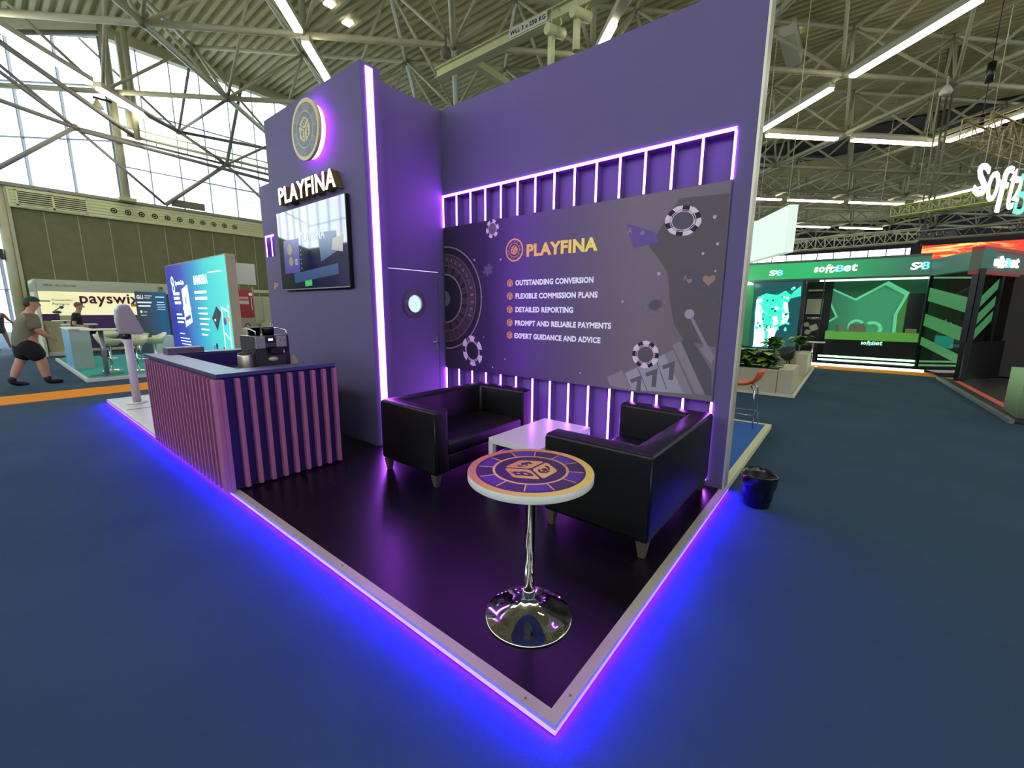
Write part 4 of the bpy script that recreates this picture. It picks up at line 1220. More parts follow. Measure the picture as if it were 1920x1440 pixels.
q = MB(); q.text(GFr, 'Connecting', .50, 1.02, 1.82, 1.92, 0, .01); q.text(GFr, 'Payments', .50, .92, 1.68, 1.78, 0, .01); q.build('lettering', mat('grey_print', '#8a8868', .5), ss)
q = MB(); q.fbox(GFr, 2.62, 3.0, 1.66, 1.78, 0, .01); q.build('orange_label', mat('orange_label', '#e0a020', .5), ss)
q = MB(); q.ball((.55, 21.4, 1.45), .12, 12, sz=.5); q.ball((.68, 21.4, 1.62), .06, 10); q.tube([(.5, 21.4, 1.5), (.75, 21.4, 1.7)], .015, 6); q.build('ship_ornament', mat('ornament_grey', '#7a7078', .5), ss)
q = MB(); q.text(FR((0, 19.975, 0), X, Z), 'GBO  GLI Europe', .23, .99, 2.29, 2.37, 0, .006, bold=.02); q.build('lettering', M_joint, ss)
q = MB(); q.text(FR((0, 19.975, 0), X, Z), 'IGB', 3.17, 3.32, 2.32, 2.40, 0, .006, bold=.03); q.text(FR((0, 19.975, 0), X, Z), 'LIVE', 3.17, 3.32, 2.23, 2.30, 0, .006, bold=.0); q.build('lettering', M_black, ss)
fg = thing('flag_sign', 'small white flag sign on a pole at the left end of the shell stand', 'sign', (.0, 19.5, 2.1))
q = MB(); q.hexa([(-.13, 19.3, 2.08), (.05, 19.7, 2.12), (.05, 19.72, 2.12), (-.13, 19.32, 2.08), (-.13, 19.3, 2.30), (.05, 19.7, 2.46), (.05, 19.72, 2.46), (-.13, 19.32, 2.30)]); q.build('board', mat('sign_pale', '#c4d2cc', .5), fg)
q = MB(); q.tube([(.06, 19.72, 0), (.06, 19.72, 2.5)], .012, 6); q.build('pole', M_steel, fg)
cb = thing('cabinet', 'cream storage cabinet right of the man in the cap', 'cabinet', (.38, 20.6, 0))
q = MB(); q.box(.14, .62, 20.4, 20.9, .05, 1.15); q.build('body', mat('cabinet_cream', '#bdb68c', .6), cb)
q = MB(); q.box(.17, .60, 20.39, 20.399, .08, 1.10); dr = q.build('door', _mats['cabinet_cream'], cb)
q = MB(); q.box(.22, .235, 20.375, 20.389, .85, .93); q.build('handle', M_chrome, dr)
q = MB(); q.box(.1, .75, 20.2, 20.39, 0, .12); tag(q.build('step', M_white_m), 'low white step in front of the cream cabinet', 'step')
ht = thing('high_table', 'slim high table with a white top beside the cream cabinet', 'table', (.60, 19, 0))
q = MB(); q.lathe((.45, 19, 1.19), [(.24, 0), (.24, .025)], 24); q.build('tabletop', M_white, ht)
q = MB(); q.tube([(.50, 19, .02), (.50, 19, 1.19)], .03, 10); q.lathe((.50, 19, 0), [(.2, 0), (.2, .012), (.03, .03)], 20); q.build('post', M_steel, ht)
lt = thing('low_table', 'long white table in front of the seated man', 'table', (.8, 18.0, ZT_))
q = MB(); q.box(.35, 1.12, 17.9, 18.5, 1.08, 1.11); q.build('tabletop', M_white, lt)
q = MB(); q.tube([(.72, 18.2, ZT_), (.72, 18.2, 1.08)], .04, 10); q.build('post', M_steel, lt)
db = thing('info_board', 'dark grey to blue info board with small white text', 'display board', (2.6, 18.6, 0))
q = MB(); q.box(2.22, 3.06, 18.5, 18.58, .0, 2.17); q.build('board', ramp_mat('board_print', [(0, '#33424a'), (.5, '#4a5a60'), (1, '#2c7ab0')], 0, -.4, .45, emit=.35, wob=.3), db)
DF = FR((0, 18.495, 0), X, Z)
q = MB(); q.text(DF, 'GLI', 2.25, 2.42, 1.92, 2.05, 0, .004, bold=.03); q.build('lettering', mat('board_text', '#c8d4d8', .5, emit=(.7, .78, .8), es=.6), db)
q = MB()
for (x, z, w, h) in ((2.46, 2.02, .2, .02), (2.46, 1.95, .15, .02), (2.25, 1.78, .38, .05), (2.27, 1.66, .32, .05), (2.3, 1.45, .05, .08), (2.38, 1.47, .1, .02), (2.3, 1.36, .16, .02), (2.75, 1.98, .25, .03), (2.78, 1.8, .2, .03), (2.76, 1.72, .24, .02), (2.78, 1.64, .22, .02), (2.77, 1.56, .22, .02)):
    q.fbox(DF, x, x + w, z, z + h, 0, .004)
q.build('text_lines', _mats['board_text'], db)
# red banner stand
rb = thing('banner_stand', 'red banner with white print standing over a grey panel with the letter e', 'banner', (6.1, 20, 0))
q = MB(); q.box(5.82, 6.42, 20.0, 20.04, 1.22, 2.40); q.build('red_banner', mat('banner_red', '#a8303c', .6), rb)
q = MB(); q.box(5.80, 6.44, 20.0, 20.04, .12, 1.20); q.box(6.43, 6.47, 19.99, 20.05, .0, 2.52); q.box(5.78, 5.82, 19.99, 20.05, 0, 2.5); q.build('grey_panel', mat('banner_grey', '#a8a492', .6), rb)
RF = FR((0, 19.995, 0), X, Z)
q = MB(); q.text(RF, 'e.', 5.98, 6.40, .62, .98, 0, .006, bold=.0); q.build('lettering', _mats['banner_red'], rb)
q = MB(); q.disc(RF, 6.34, 2.22, .07, 0, .006, n=16); q.fbox(RF, 6.35, 6.37, 1.55, 2.1, 0, .006)
for z in (2.08, 2.01, 1.92, 1.88, 1.84, 1.80): q.fbox(RF, 5.88, 6.25, z, z + .022, 0, .006)
q.build('printed_marks', M_text, rb)
gp = thing('partition_booth', 'plain cream partition stand seen right of the red banner', 'booth', (7.2, 20.5, 0))
q = MB(); q.box(6.5, 9, 20.5, 20.55, 0, 2.15); q.box(6.5, 9, 20.0, 20.05, 2.30, 2.42); q.box(6.6, 6.66, 20.4, 20.5, 0, 2.1); q.box(7.0, 7.03, 20.45, 20.5, 0, 2.1); q.build('walls', mat('partition_cream', '#c0bf9e', .6), gp)
q = MB(); q.box(6.75, 7.4, 20.1, 20.3, .5, 1.0); tag(q.build('carton', mat('carton_cream', '#c8c894', .6)), 'cream carton seen just above the coffee machine', 'box')
q = MB(); q.box(6.7, 7.4, 20.1, 20.3, 0, .49); tag(q.build('low_plinth', M_white_m), 'white plinth under the cream carton', 'plinth')
lm = thing('spotlight', 'small glaring spotlight on an arm above the red banner', 'spotlight', (6.3, 19.9, 2.9))
q = MB(); q.disc(FR((6.3, 19.85, 2.94), X, (0, -.5, .85)), 0, 0, .13, -.03, 0, n=16, sx=1.3, sy=.7); q.build('lamp_head', emis('spot_warm', (1, .95, .75), 14), lm)
q = MB(); q.tube([(6.3, 19.95, 2.93), (6.3, 20.05, 2.5)], .015, 6); q.build('arm', M_steel, lm)
ch = thing('shell_chair', 'cream shell chair glimpsed left of the coffee machine', 'chair', (4.2, 14.5, 0))
q = MB(); q.ball((4.2, 14.5, .72), .32, 14, sy=.5, sz=1.0); q.build('shell', mat('chair_cream', '#cfcf9a', .5), ch)
q = MB()
for dx in (-.2, .2):
    q.tube([(4.2 + dx * .6, 14.5, .5), (4.2 + dx, 14.4, 0)], .015, 6)
q.build('legs', M_steel, ch)
# ------------------------------------------------------------------ stands on the right
nb = thing('stand_platform', 'bright blue stand floor with cream edge behind the purple wall', 'platform', (4.3, 2, 0))
q = MB(); q.box(2.99, 5.55, .08, 6, .005, HP - .002); q.build('blue_floor', mat('carpet_bright_blue', '#1a5ca8', .9, bump=.3, bscale=200), nb)
q = MB(); q.box(2.94, 5.62, .01, .08, .005, HP); q.box(5.55, 5.62, .08, 6, .005, HP); q.build('edge_trim', mat('cream_trim', '#cbc99c', .5), nb)
q = MB(); q.box(2.945, 2.985, .085, 9.0, HP, 3.35); tag(q.build('stand_wall', mat('neighbour_blue', '#3c4f86', .6)), 'white topped blue wall of the neighbouring stand, seen edge on', 'wall')
q = MB(); q.box(2.945, 2.985, .085, 9.0, 3.351, 3.9); tag(q.build('stand_wall_header', mat('neighbour_white', '#c4ccc8', .6)), 'white header board seen edge on above the blue wall', 'panel')
# orange stool
os_ = thing('bar_stool', 'orange bar stool with thin chrome sled legs on the blue floor', 'stool', (5.32, .37, HP))
q = MB()
prof = [(.22, .0, .675), (.10, 0, .655), (-.05, 0, .655), (-.15, 0, .70), (-.20, 0, .79), (-.21, 0, .87)]
vs = []; fs = []
k = 9
for (y, _, z) in prof:
    for j in range(k):
        w = -.21 + .42 * j / (k - 1)
        c = 1 - (2 * j / (k - 1) - 1) ** 2
        up = -.02 * c if y > -.12 else 0
        bk_ = -.035 * c if y <= -.12 else 0
        vs.append((5.32 + w, .37 + y + bk_, z + up))
for i in range(len(prof) - 1):
    for j in range(k - 1):
        fs.append((i * k + j, i * k + j + 1, (i + 1) * k + j + 1, (i + 1) * k + j))
q.add(vs, fs, 0, True)
o = q.build('seat', mat('stool_orange', '#d2542a', .5), os_)
sd = o.modifiers.new('thick', 'SOLIDIFY'); sd.thickness = .04
ss_ = o.modifiers.new('sub', 'SUBSURF'); ss_.levels = 1; ss_.render_levels = 2
for sx in (-1, 1):
    q = MB(); q.tube([(5.32 + sx * .12, .37 + .12, .64), (5.32 + sx * .15, .37 + .16, .60), (5.32 + sx * .19, .37 + .2, HP + .012)], .009, 8)
    q.build('leg', M_chrome, os_)
    q = MB(); q.tube([(5.32 + sx * .12, .37 - .12, .64), (5.32 + sx * .15, .37 - .16, .60), (5.32 + sx * .19, .37 - .2, HP + .012)], .009, 8)
    q.build('leg', M_chrome, os_)
q = MB()
for z, e in ((.26, .175), (.26, .175)):
    q.tube([(5.32 - e, .37 + e, z), (5.32 + e, .37 + e, z), (5.32 + e, .37 - e, z), (5.32 - e, .37 - e, z), (5.32 - e, .37 + e, z)], .007, 6)
    break
q.tube([(5.32 - .12, .49, .645), (5.32 + .12, .49, .645), (5.32 + .12, .25, .645), (5.32 - .12, .25, .645)], .009, 6)
q.build('footrest', M_chrome, os_)

# planter stand
m_pl = mat('planter_cream', '#bdb498', .55)
pp = thing('stand_platform', 'low pale wooden stand floor around the cream planters', 'platform', (11, 1.5, 0))
q = MB(); q.box(8.42, 13.6, .03, 4.2, .003, .05); q.build('floor_board', mat('pale_wood', '#a89a68', .5, var=.1), pp)
q = MB(); q.box(8.38, 8.42, -.01, 4.2, .003, .055); q.box(8.42, 13.6, -.01, .03, .003, .055); q.build('edge_trim', M_white, pp)
pl = thing('planter_box', 'cream planter wall nearest the blue floor, filled with leafy plants', 'planter', (8.9, 2, .05))
q = MB(); q.box(8.48, 8.62, .32, 4.1, .05, .50); q.box(9.15, 9.29, .32, 4.1, .05, .50); q.box(8.48, 9.6, .07, .31, .05, .52); q.box(8.62, 9.15, .32, 4.1, .05, .44)
q.build('box', m_pl, pl, bevel=.004)
q = MB(); q.box(8.621, 9.149, .321, 4.1, .441, .455); q.build('soil', mat('soil', '#1c140c', .95), pl)
p2 = thing('planter_box', 'cream planter block farther back by the green stand', 'planter', (12.4, .2, .05))
q = MB(); q.box(11.75, 13.0, .07, .30, .05, .57); q.box(12.86, 13.0, .301, 3.0, .05, .55); q.build('box', m_pl, p2, bevel=.004)
m_lf = [mat('leaf_dark', '#2c4420', .5), mat('leaf_mid', '#547a2e', .5), mat('leaf_light', '#8cac48', .45)]
def plant(x, y, z, r, h, n, label, seed):
    random.seed(seed)
    t = thing('potted_plant', label, 'plant', (x, y, z), 'leafy plants in the planters')
    q = MB()
    for i in range(n):
        a = random.uniform(0, 2 * PI); e = random.uniform(.3, 1.35)
        L = random.uniform(.6, 1.1) * r
        hh = random.uniform(.25, 1) * h
        b = Vector((x + random.uniform(-.3, .3) * r, y + random.uniform(-.3, .3) * r, z + hh * .6))
        d = Vector((math.cos(a) * math.cos(e), math.sin(a) * math.cos(e), math.sin(e) * .8))
        s_ = d.cross(Z).normalized() * L * .27
        m1 = b + d * L * .45 + Vector((0, 0, .02)); tip = b + d * L + Vector((0, 0, -L * .35))
        mi = random.choice([0, 1, 1, 2])
        q.add([b, m1 + s_, tip, m1 - s_, m1 + Vector((0, 0, -.01))], [(0, 4, 1), (1, 4, 2), (2, 4, 3), (3, 4, 0)], mi, True)
    q.build('leaves', m_lf, t)
    q = MB()
    for i in range(5):
        a = 2 * PI * i / 5
        q.tube([(x, y, z), (x + .2 * r * math.cos(a), y + .2 * r * math.sin(a), z + h * .6)], .006, 5)
    q.build('stems', m_lf[1], t)
plant(8.88, .55, .45, .36, .46, 170, 'broad leafed plant at the right end of the near planter', 1)
plant(8.88, .95, .45, .38, .50, 170, 'bushy plant in the near planter, next to the end one', 2)
plant(8.88, 1.35, .45, .36, .52, 170, 'bushy plant in the near planter touching the purple wall edge', 3)
plant(8.88, 1.8, .45, .34, .44, 60, 'plant in the near planter hidden mostly by the purple wall', 4)
plant(12.6, .9, .50, .4, .5, 60, 'tall leafed plant in the rear planter beside the glowing screen', 5)
plant(13.3, .35, .60, .34, .5, 60, 'plant between the dark opening and the green counter', 6)
# dark chairs and table on the planter stand
def tub_chair(x, y, rz, label):
    t = thing('tub_chair', label, 'chair', (0, 0, 0), 'black tub chairs by the planters')
    q = MB()
    n = 16; vs = []; fs = []
    prof = [(.02, .42), (.2, .42), (.27, .50), (.29, .66), (.27, .80), (.25, .79), (.24, .52), (.02, .45)]
    for r, z in prof:
        for j in range(n):
            a = 2 * PI * j / n
            f_ = .5 + .5 * math.cos(a)
            zz = z if z < .5 else .5 + (z - .5) * (.15 + .85 * f_)
            vs.append((r * math.cos(a), r * math.sin(a), zz))
    for i in range(len(prof) - 1):
        for j in range(n):
            p = (j + 1) % n
            fs.append((i * n + j, i * n + p, (i + 1) * n + p, (i + 1) * n + j))
    q.add(vs, fs, 0, True); q.build('shell', mat('chair_charcoal', '#1a1e1c', .5), t)
    for sx in (-1, 1):
        for sy in (-1, 1):
            q = MB(); q.tube([(sx * .15, sy * .15, .44), (sx * .2, sy * .2, 0)], .014, 6); q.build('leg', M_black, t)
    t.location = (x, y, .05); t.rotation_euler = (0, 0, rz)
    return t
c1 = tub_chair(10.9, .55, -PI / 2 + .3, 'black tub chair at the right end of the glowing table')
dup(c1, (11.0, 1.9, .05), PI / 2, 'black tub chair left of the glowing table, half behind the plants')
gt = thing('lounge_table', 'dark table with green light painted into its top, in front of the glowing screen', 'table', (11.6, 1.2, .05))
q = MB(); q.box(11.3, 11.9, .75, 1.75, .70, .73); q.build('tabletop', mat('green_lit_dark_top', '#16382e', .12), gt)  # green light falling on the top is put into its base colour
q = MB(); q.tube([(11.6, 1.2, .05), (11.6, 1.2, .70)], .04, 10); q.build('post', M_black, gt)

# white hanging box
wb_ = thing('hanging_box', 'white box sign hanging right of the purple wall edge', 'sign', (10.21, .656, 2.95))
HF = FR((10.21, .656, 3.94), (math.cos(math.radians(29.8)), math.sin(math.radians(29.8)), 0), Z)
q = MB(); q.fbox(HF, 0, 2.3, -1.0, 0, -.0, .19); q.build('box', mat('pale_green_white', '#cfe0d0', .6, emit=(.8, .92, .82), es=.35), wb_)
q = MB(); q.tube([HF.p(.3, 0, .1), HF.p(.3, 5, .1)], .008, 5); q.tube([HF.p(1.9, 0, .1), HF.p(1.9, 5, .1)], .008, 5); q.build('wires', M_steel, wb_)

# green stand
XG = 15.2
gs = thing('green_stand', 'large green lit casino stand with counter, star wall and fascia', 'booth', (16, 0, 0))
m_fas = ramp_mat('fascia_green', [(0, '#1fae5e'), (.25, '#22b464'), (.45, '#1c9c58'), (.7, '#2c6a50'), (1, '#3c6456')], 1, 2.2, -3.0, emit=.75, wob=.7, wscale=.6)
q = MB(); q.box(XG, XG + .25, -2.2, 5.0, 2.66, 3.15); q.build('fascia', m_fas, gs)
q = MB(); q.box(XG - .02, XG + .27, -2.2, 5.0, 3.151, 3.22); q.box(XG, XG + .25, -2.2, 5.0, 2.60, 2.659); q.build('fascia_trim', mat('trim_dark_grey', '#4a5050', .5), gs)
# side fascia to corner post, then the angled side
PC = Vector((13.05, -2.83, 0))
sF = FR((XG, -2.2, 0), (PC - Vector((XG, -2.2, 0))), Z)
Ls = (PC - Vector((XG, -2.2, 0))).length
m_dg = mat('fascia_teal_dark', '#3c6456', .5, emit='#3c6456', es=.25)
q = MB(); q.fbox(sF, 0, Ls, 2.62, 3.05, -.2, 0); q.build('side_fascia', m_dg, gs)
ang = math.radians(-28)
aF = FR(PC, (math.cos(ang), math.sin(ang), 0), Z)
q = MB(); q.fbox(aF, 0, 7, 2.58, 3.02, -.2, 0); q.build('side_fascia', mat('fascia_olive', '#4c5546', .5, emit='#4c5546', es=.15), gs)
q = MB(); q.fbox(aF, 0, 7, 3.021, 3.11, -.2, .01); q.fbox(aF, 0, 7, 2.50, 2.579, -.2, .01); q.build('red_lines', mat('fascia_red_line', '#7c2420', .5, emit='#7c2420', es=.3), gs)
# panels below
GG = FR((XG - .003, 0, 0), -Y, Z)
q = MB(); q.box(XG, XG + .2, .60, 5.0, .05, 2.6); q.build('screen_wall', M_black, gs)
m_scrn = bpy.data.materials.new('green_particle_screen'); m_scrn.use_nodes = True
nt = m_scrn.node_tree; b_ = nt.nodes['Principled BSDF']; b_.inputs['Base Color'].default_value = (.01, .02, .02, 1)
b_.inputs['Roughness'].default_value = .15
b_.inputs['Emission Color'].default_value = (*lin('#1e5a5c'), 1); b_.inputs['Emission Strength'].default_value = .6
_mats['green_particle_screen'] = m_scrn
q = MB(); q.box(XG - .012, XG - .001, .64, 1.98, .35, 2.58); scn = q.build('screen', m_scrn, gs)
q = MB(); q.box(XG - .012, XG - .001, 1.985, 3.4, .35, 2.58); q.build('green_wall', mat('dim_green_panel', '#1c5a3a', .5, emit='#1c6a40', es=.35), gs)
q = MB(); q.box(13.8, 15.1, 2.02, 2.6, 2.50, 2.56); q.build('ceiling_lamp', emis('green_lamp', (.55, 1, .6), 6), gs)
# the glowing figure on the screen
m_fw = emis('figure_white', (.75, 1.0, .92), 2.2); m_fg = emis('figure_green', (.04, .75, .45), 1.1); m_fc = emis('figure_cyan', (.1, .8, .75), 1.2); m_fd = emis('figure_deep', (.01, .22, .14), .8)
SG = FR((XG - .014, 0, 0), -Y, Z)
q = MB()
body = [(-1.86, 2.10), (-1.62, 2.22), (-1.30, 2.16), (-1.08, 2.30), (-.95, 2.18), (-.68, 2.44), (-.66, 2.12), (-.92, 2.05), (-.98, 1.9), (-.90, 1.45), (-.95, 1.25), (-1.15, 1.15), (-1.22, .95), (-1.38, .45), (-1.84, .45), (-1.84, 1.1), (-1.9, 1.6)]
q.prism(SG, body, 0, .002, 1)
q.prism(SG, [(-1.88, 2.02), (-1.72, 2.08), (-1.70, 1.6), (-1.62, 1.15), (-1.55, 1.0), (-1.52, .46), (-1.84, .46), (-1.86, 1.2)], .002, .004, 0)
q.prism(SG, [(-1.10, 1.95), (-.99, 1.9), (-.92, 1.45), (-.97, 1.27), (-1.12, 1.22), (-1.10, 1.5)], .002, .004, 0)
q.prism(SG, [(-1.45, 1.1), (-1.2, 1.12), (-1.24, .95), (-1.30, .46), (-1.42, .46)], .002, .004, 0)
q.prism(SG, [(-1.38, 1.45), (-1.25, 1.5), (-1.18, 1.25), (-1.32, 1.15)], .002, .005, 0)
random.seed(11)
for i in range(90):
    u_, v_ = random.uniform(-1.84, -.68), random.uniform(1.0, 2.4)
    if v_ > 2.15 + .25 * (u_ + 1.3) + .12 or (u_ > -.9 and v_ < 2.05): continue
    q.disc(SG, u_, v_, random.uniform(.02, .06), .003 + .00002 * i, .0052 + .00002 * i, n=8, mi=random.choice([0, 1, 2, 2, 3, 3]))
q.build('glowing_figure', [m_fw, m_fg, m_fc, m_fd], scn)
# opening with a look through
q = MB(); q.box(XG + 1.2, XG + 1.3, -.1, .60, .05, 2.6); q.build('dark_backdrop', mat('backdrop_dark', '#1c1a1c', .7), gs)
q = MB(); q.box(XG + 1.1, XG + 1.19, .12, .56, 1.55, 2.05); q.build('pale_board', mat('board_beige', '#b0a890', .6), gs)
q = MB(); q.box(XG + 1.1, XG + 1.185, .12, .56, 2.3, 2.36); q.disc(FR((XG + 1.19, 0, 0), -Y, Z), -.5, 1.2, .08, 0, .01, n=12); q.disc(FR((XG + 1.19, 0, 0), -Y, Z), -.45, .95, .09, 0, .01, n=12)
q.fbox(FR((XG + 1.18, 0, 0), -Y, Z).sub(-.3, 1.1, 0, .4), -.1, .12, -.1, .1, 0, .01); q.build('backdrop_print', mat('print_cream', '#cdbfae', .6), gs)
q = MB(); q.text(FR((XG + 1.18, 0, 0), -Y, Z), '\u221e CRYPTO', -.5, -.12, 1.38, 1.46, 0, .01, bold=.03); q.build('lettering', M_text, gs)
q = MB(); q.box(XG - .04, XG + .2, .56, .60, .05, 2.6); q.build('post', M_black, gs)
q = MB(); q.box(XG, XG + .12, .08, .11, .05, 2.6); q.build('post', M_black, gs)
# star wall, its green lighting put into the glowing colours
m_star = ramp_mat('star_wall', [(0, '#1c5a40'), (.35, '#2c8a5c'), (.7, '#2f8c60'), (1, '#1c4a34')], 1, .3, -2.6, emit=.7, wob=.3)
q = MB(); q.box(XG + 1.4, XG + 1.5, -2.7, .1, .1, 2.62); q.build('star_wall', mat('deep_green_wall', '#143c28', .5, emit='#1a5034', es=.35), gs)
SFr = FR((XG + 1.38, -.72, 1.28), -Y, Z)
def star(R, r, rot=PI / 2):
    p = []
    for i in range(10):
        a = rot + PI * i / 5
        rr = R if i % 2 == 0 else r
        p.append((rr * math.cos(a), rr * math.sin(a)))
    return p
stp = [(-1.2, 1.30), (-.55, .95), (.0, 1.45), (.45, .95), (1.1, 1.30), (.85, .35), (1.2, -.5), (-1.2, -.75), (-.78, .35)]
stp = [(-.83, 1.22), (-.02, .78), (.72, 1.30), (1.25, .95), (1.05, .3), (1.1, -.9), (-.85, -.9), (-.82, -.1), (-.47, .2), (-.72, .72)]
q = MB(); q.prism(SFr, [(x * 1.0, y) for x, y in stp], 0, .05, 0); q.prism(SFr, [(x * .9 + .02, y * .9 + .01) for x, y in stp], .05, .08, 1); q.prism(SFr, [(x * .86 + .02, y * .86 + .01) for x, y in stp], .08, .10, 2)
q.build('star', [mat('star_edge', '#5cc08a', .4, emit='#5cc08a', es=.5), mat('star_rim', '#2c7850', .4, emit='#2c7850', es=.5), m_star], gs)
q = MB(); q.ring(SFr, .1, -.1, .14, .22, .10, .13, .6, 4.6, 20); q.ring(SFr, .5, -.18, .16, .25, .10, .13, -1.8, 2.2, 20); q.build('swirl_relief', _mats['star_edge'], gs)
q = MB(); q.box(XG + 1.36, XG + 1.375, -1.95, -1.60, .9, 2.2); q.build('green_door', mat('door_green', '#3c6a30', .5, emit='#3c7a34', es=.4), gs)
q = MB(); q.box(XG + 1.35, XG + 1.37, -2.35, -1.96, .9, 2.2); q.build('dark_shelf', M_black, gs)
# counter
cg = thing('green_counter', 'long counter with bright green top band and glowing strips', 'counter', (XG + .1, -1.2, 0))
q = MB(); q.box(XG, XG + .6, -2.25, -.10, .1, .80); q.build('front', mat('counter_dark_gloss', '#1c1f18', .15), cg)
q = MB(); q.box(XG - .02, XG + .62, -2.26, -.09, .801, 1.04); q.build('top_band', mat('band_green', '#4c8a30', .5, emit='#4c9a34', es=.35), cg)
m_gl = emis('green_strip', (.35, 1.0, .45), 5.0)
q = MB(); q.box(XG - .012, XG - .001, -2.26, .02, .25, .30); q.box(XG - .012, XG - .001, -2.26, .02, .14, .19); q.build('light_strips', m_gl, cg)
q = MB(); q.box(XG - .35, XG - .28, -2.4, .25, .01, .07); q.build('floor_light', emis('floor_white', (1, .95, 1), 4.0), cg)
q = MB(); q.box(XG - .279, XG + 1.2, -2.4, .55, .01, .06); q.build('plinth', mat('plinth_dark', '#20241c', .3), cg)
def soft_logo(mb, fr, x0, x1, y0, y1, z0=0, z1=.02, w=0, c=1):
    W = x1 - x0; Hh = y1 - y0
    mb.text(fr, 'so', x0, x0 + W * .25, y0 + Hh * .12, y0 + Hh * .72, z0, z1, w, bold=.025, skew=.1)
    mb.text(fr, 'ft', x0 + W * .26, x0 + W * .46, y0, y1 * .98 + y0 * .02, z0, z1, w, bold=.025, skew=.12)
    mb.text(fr, '2', x0 + W * .45, x0 + W * .57, y0 + Hh * .2, y0 + Hh * .66, z0, z1 * 1.1, w, bold=.025, skew=.1)
    mb.text(fr, 'B', x0 + W * .52, x0 + W * .70, y0 + Hh * .10, y0 + Hh * .84, z0, z1 * .9, c, bold=.025, skew=.1)
    mb.text(fr, 'et', x0 + W * .69, x1, y0 + Hh * .12, y0 + Hh * .92, z0, z1, w, bold=.025, skew=.1)
def s2b_logo(mb, fr, x0, x1, y0, y1, z0=0, z1=.02):
    W = x1 - x0; Hh = y1 - y0
    mb.text(fr, 'S', x0, x0 + W * .42, y0, y1, z0, z1, 0, bold=.025, skew=.1)
    mb.text(fr, '2', x0 + W * .38, x0 + W * .66, y0 + Hh * .3, y0 + Hh * .95, z0, z1 * 1.1, 0, bold=.025)
    mb.text(fr, 'B', x0 + W * .6, x1, y0, y1, z0, z1 * .9, 1, bold=.025, skew=.1)
m_lw = emis('logo_white', (1, 1, 1), 1.6); m_lc = emis('logo_cyan', (.2, .85, .95), 1.1); m_lm = emis('logo_mint', (.5, 1.0, .65), 1.0)
q = MB(); soft_logo(q, GG, -.40, .64, 2.80, 3.06); q.build('lettering', [m_lw, m_lc], gs)
q = MB(); s2b_logo(q, GG, -1.60, -1.22, 2.78, 2.95); q.build('lettering', [m_lw, m_lc], gs)
q = MB(); s2b_logo(q, FR(sF.p(0, 0, .003), sF.a, Z), .35, .85, 2.80, 2.96); q.build('lettering', [m_lw, m_lc], gs) if False else None
q = MB(); s2b_logo(q, GG, 1.80, 2.18, 2.80, 3.0); q.build('lettering', [m_lw, m_lc], gs)
q = MB(); soft_logo(q, FR((XG - .003, 0, 0), -Y, Z), .98, 1.46, .66, .80); q.build('lettering', [m_lm, m_lc], cg)
q = MB(); soft_logo(q, FR(aF.p(0, 0, .012), aF.a, Z), .35, 1.75, 2.66, 2.94); q.build('lettering', [m_lw, m_lc], gs)
q = MB(); q.box(XG + .02, XG + .06, -2.27, .22, 2.55, 2.595); q.build('header_light', m_gl, gs)
# things on the green counter
for i, (y, w, h, c, lab) in enumerate([(-.35, .08, .2, '#5c7a30', 'small potted plant at the left end of the green counter'), (-.50, .14, .16, '#8a8470', 'grey carton next to the little plant on the green counter'), (-.85, .42, .17, '#7a7458', 'wide grey box in the middle of the green counter'), (-2.05, .22, .12, '#8a8a5c', 'small cream box at the right end of the green counter')]):
    q = MB(); q.box(XG + .15, XG + .4, y - w / 2, y + w / 2, 1.041, 1.041 + h)
    if i == 2: q.box(XG + .2, XG + .38, y - w / 2 + .05, y + w / 2 - .02, 1.2111, 1.27)
    tag(q.build('counter_item', mat('item_%d' % i, c, .6)), lab, 'box' if i else 'plant')
gh = thing('high_table', 'small high table with pale top at the left end of the green counter', 'table', (14.3, .1, 0))
q = MB(); q.box(14.1, 14.6, -.15, .42, .73, .75); q.build('tabletop', M_white, gh)
q = MB(); q.tube([(14.35, .13, 0), (14.35, .13, .73)], .02, 8); q.lathe((14.35, .13, 0), [(.18, 0), (.18, .01), (.02, .02)], 16); q.build('post', M_chrome, gh)
# glazed chevron side
q = MB(); q.fbox(sF, 0, .08, .05, 2.62, -.08, 0); q.build('post', M_black, gs)
q = MB(); q.fbox(sF, Ls - .08, Ls + .06, .05, 2.62, -.08, .02); q.build('post', M_black, gs)
q = MB(); q.add([sF.p(.08, .1, -.04), sF.p(Ls - .08, .1, -.04), sF.p(Ls - .08, 2.6, -.04), sF.p(.08, 2.6, -.04)], [(0, 1, 2, 3)]); q.build('glass_side', glass('smoked_glass', '#8a8a78', .06, .15, '#3a3028'), gs)
q = MB()
for (z0, h) in ((1.95, .35), (1.28, .32), (.75, .22)):
    q.prism(FR(sF.p(0, 0, 0), sF.a, Z), [(.1, z0), (Ls - .1, z0 - .35), (Ls - .1, z0 - .35 + h), (.1, z0 + h)], -.035, -.028)
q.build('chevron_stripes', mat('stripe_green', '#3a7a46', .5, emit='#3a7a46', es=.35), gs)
q = MB(); q.box(XG - .4, XG + 1.3, -4.5, -3.2, .05, 2.55); q.build('inner_cabin', mat('cabin_brown', '#2c2420', .7), gs)
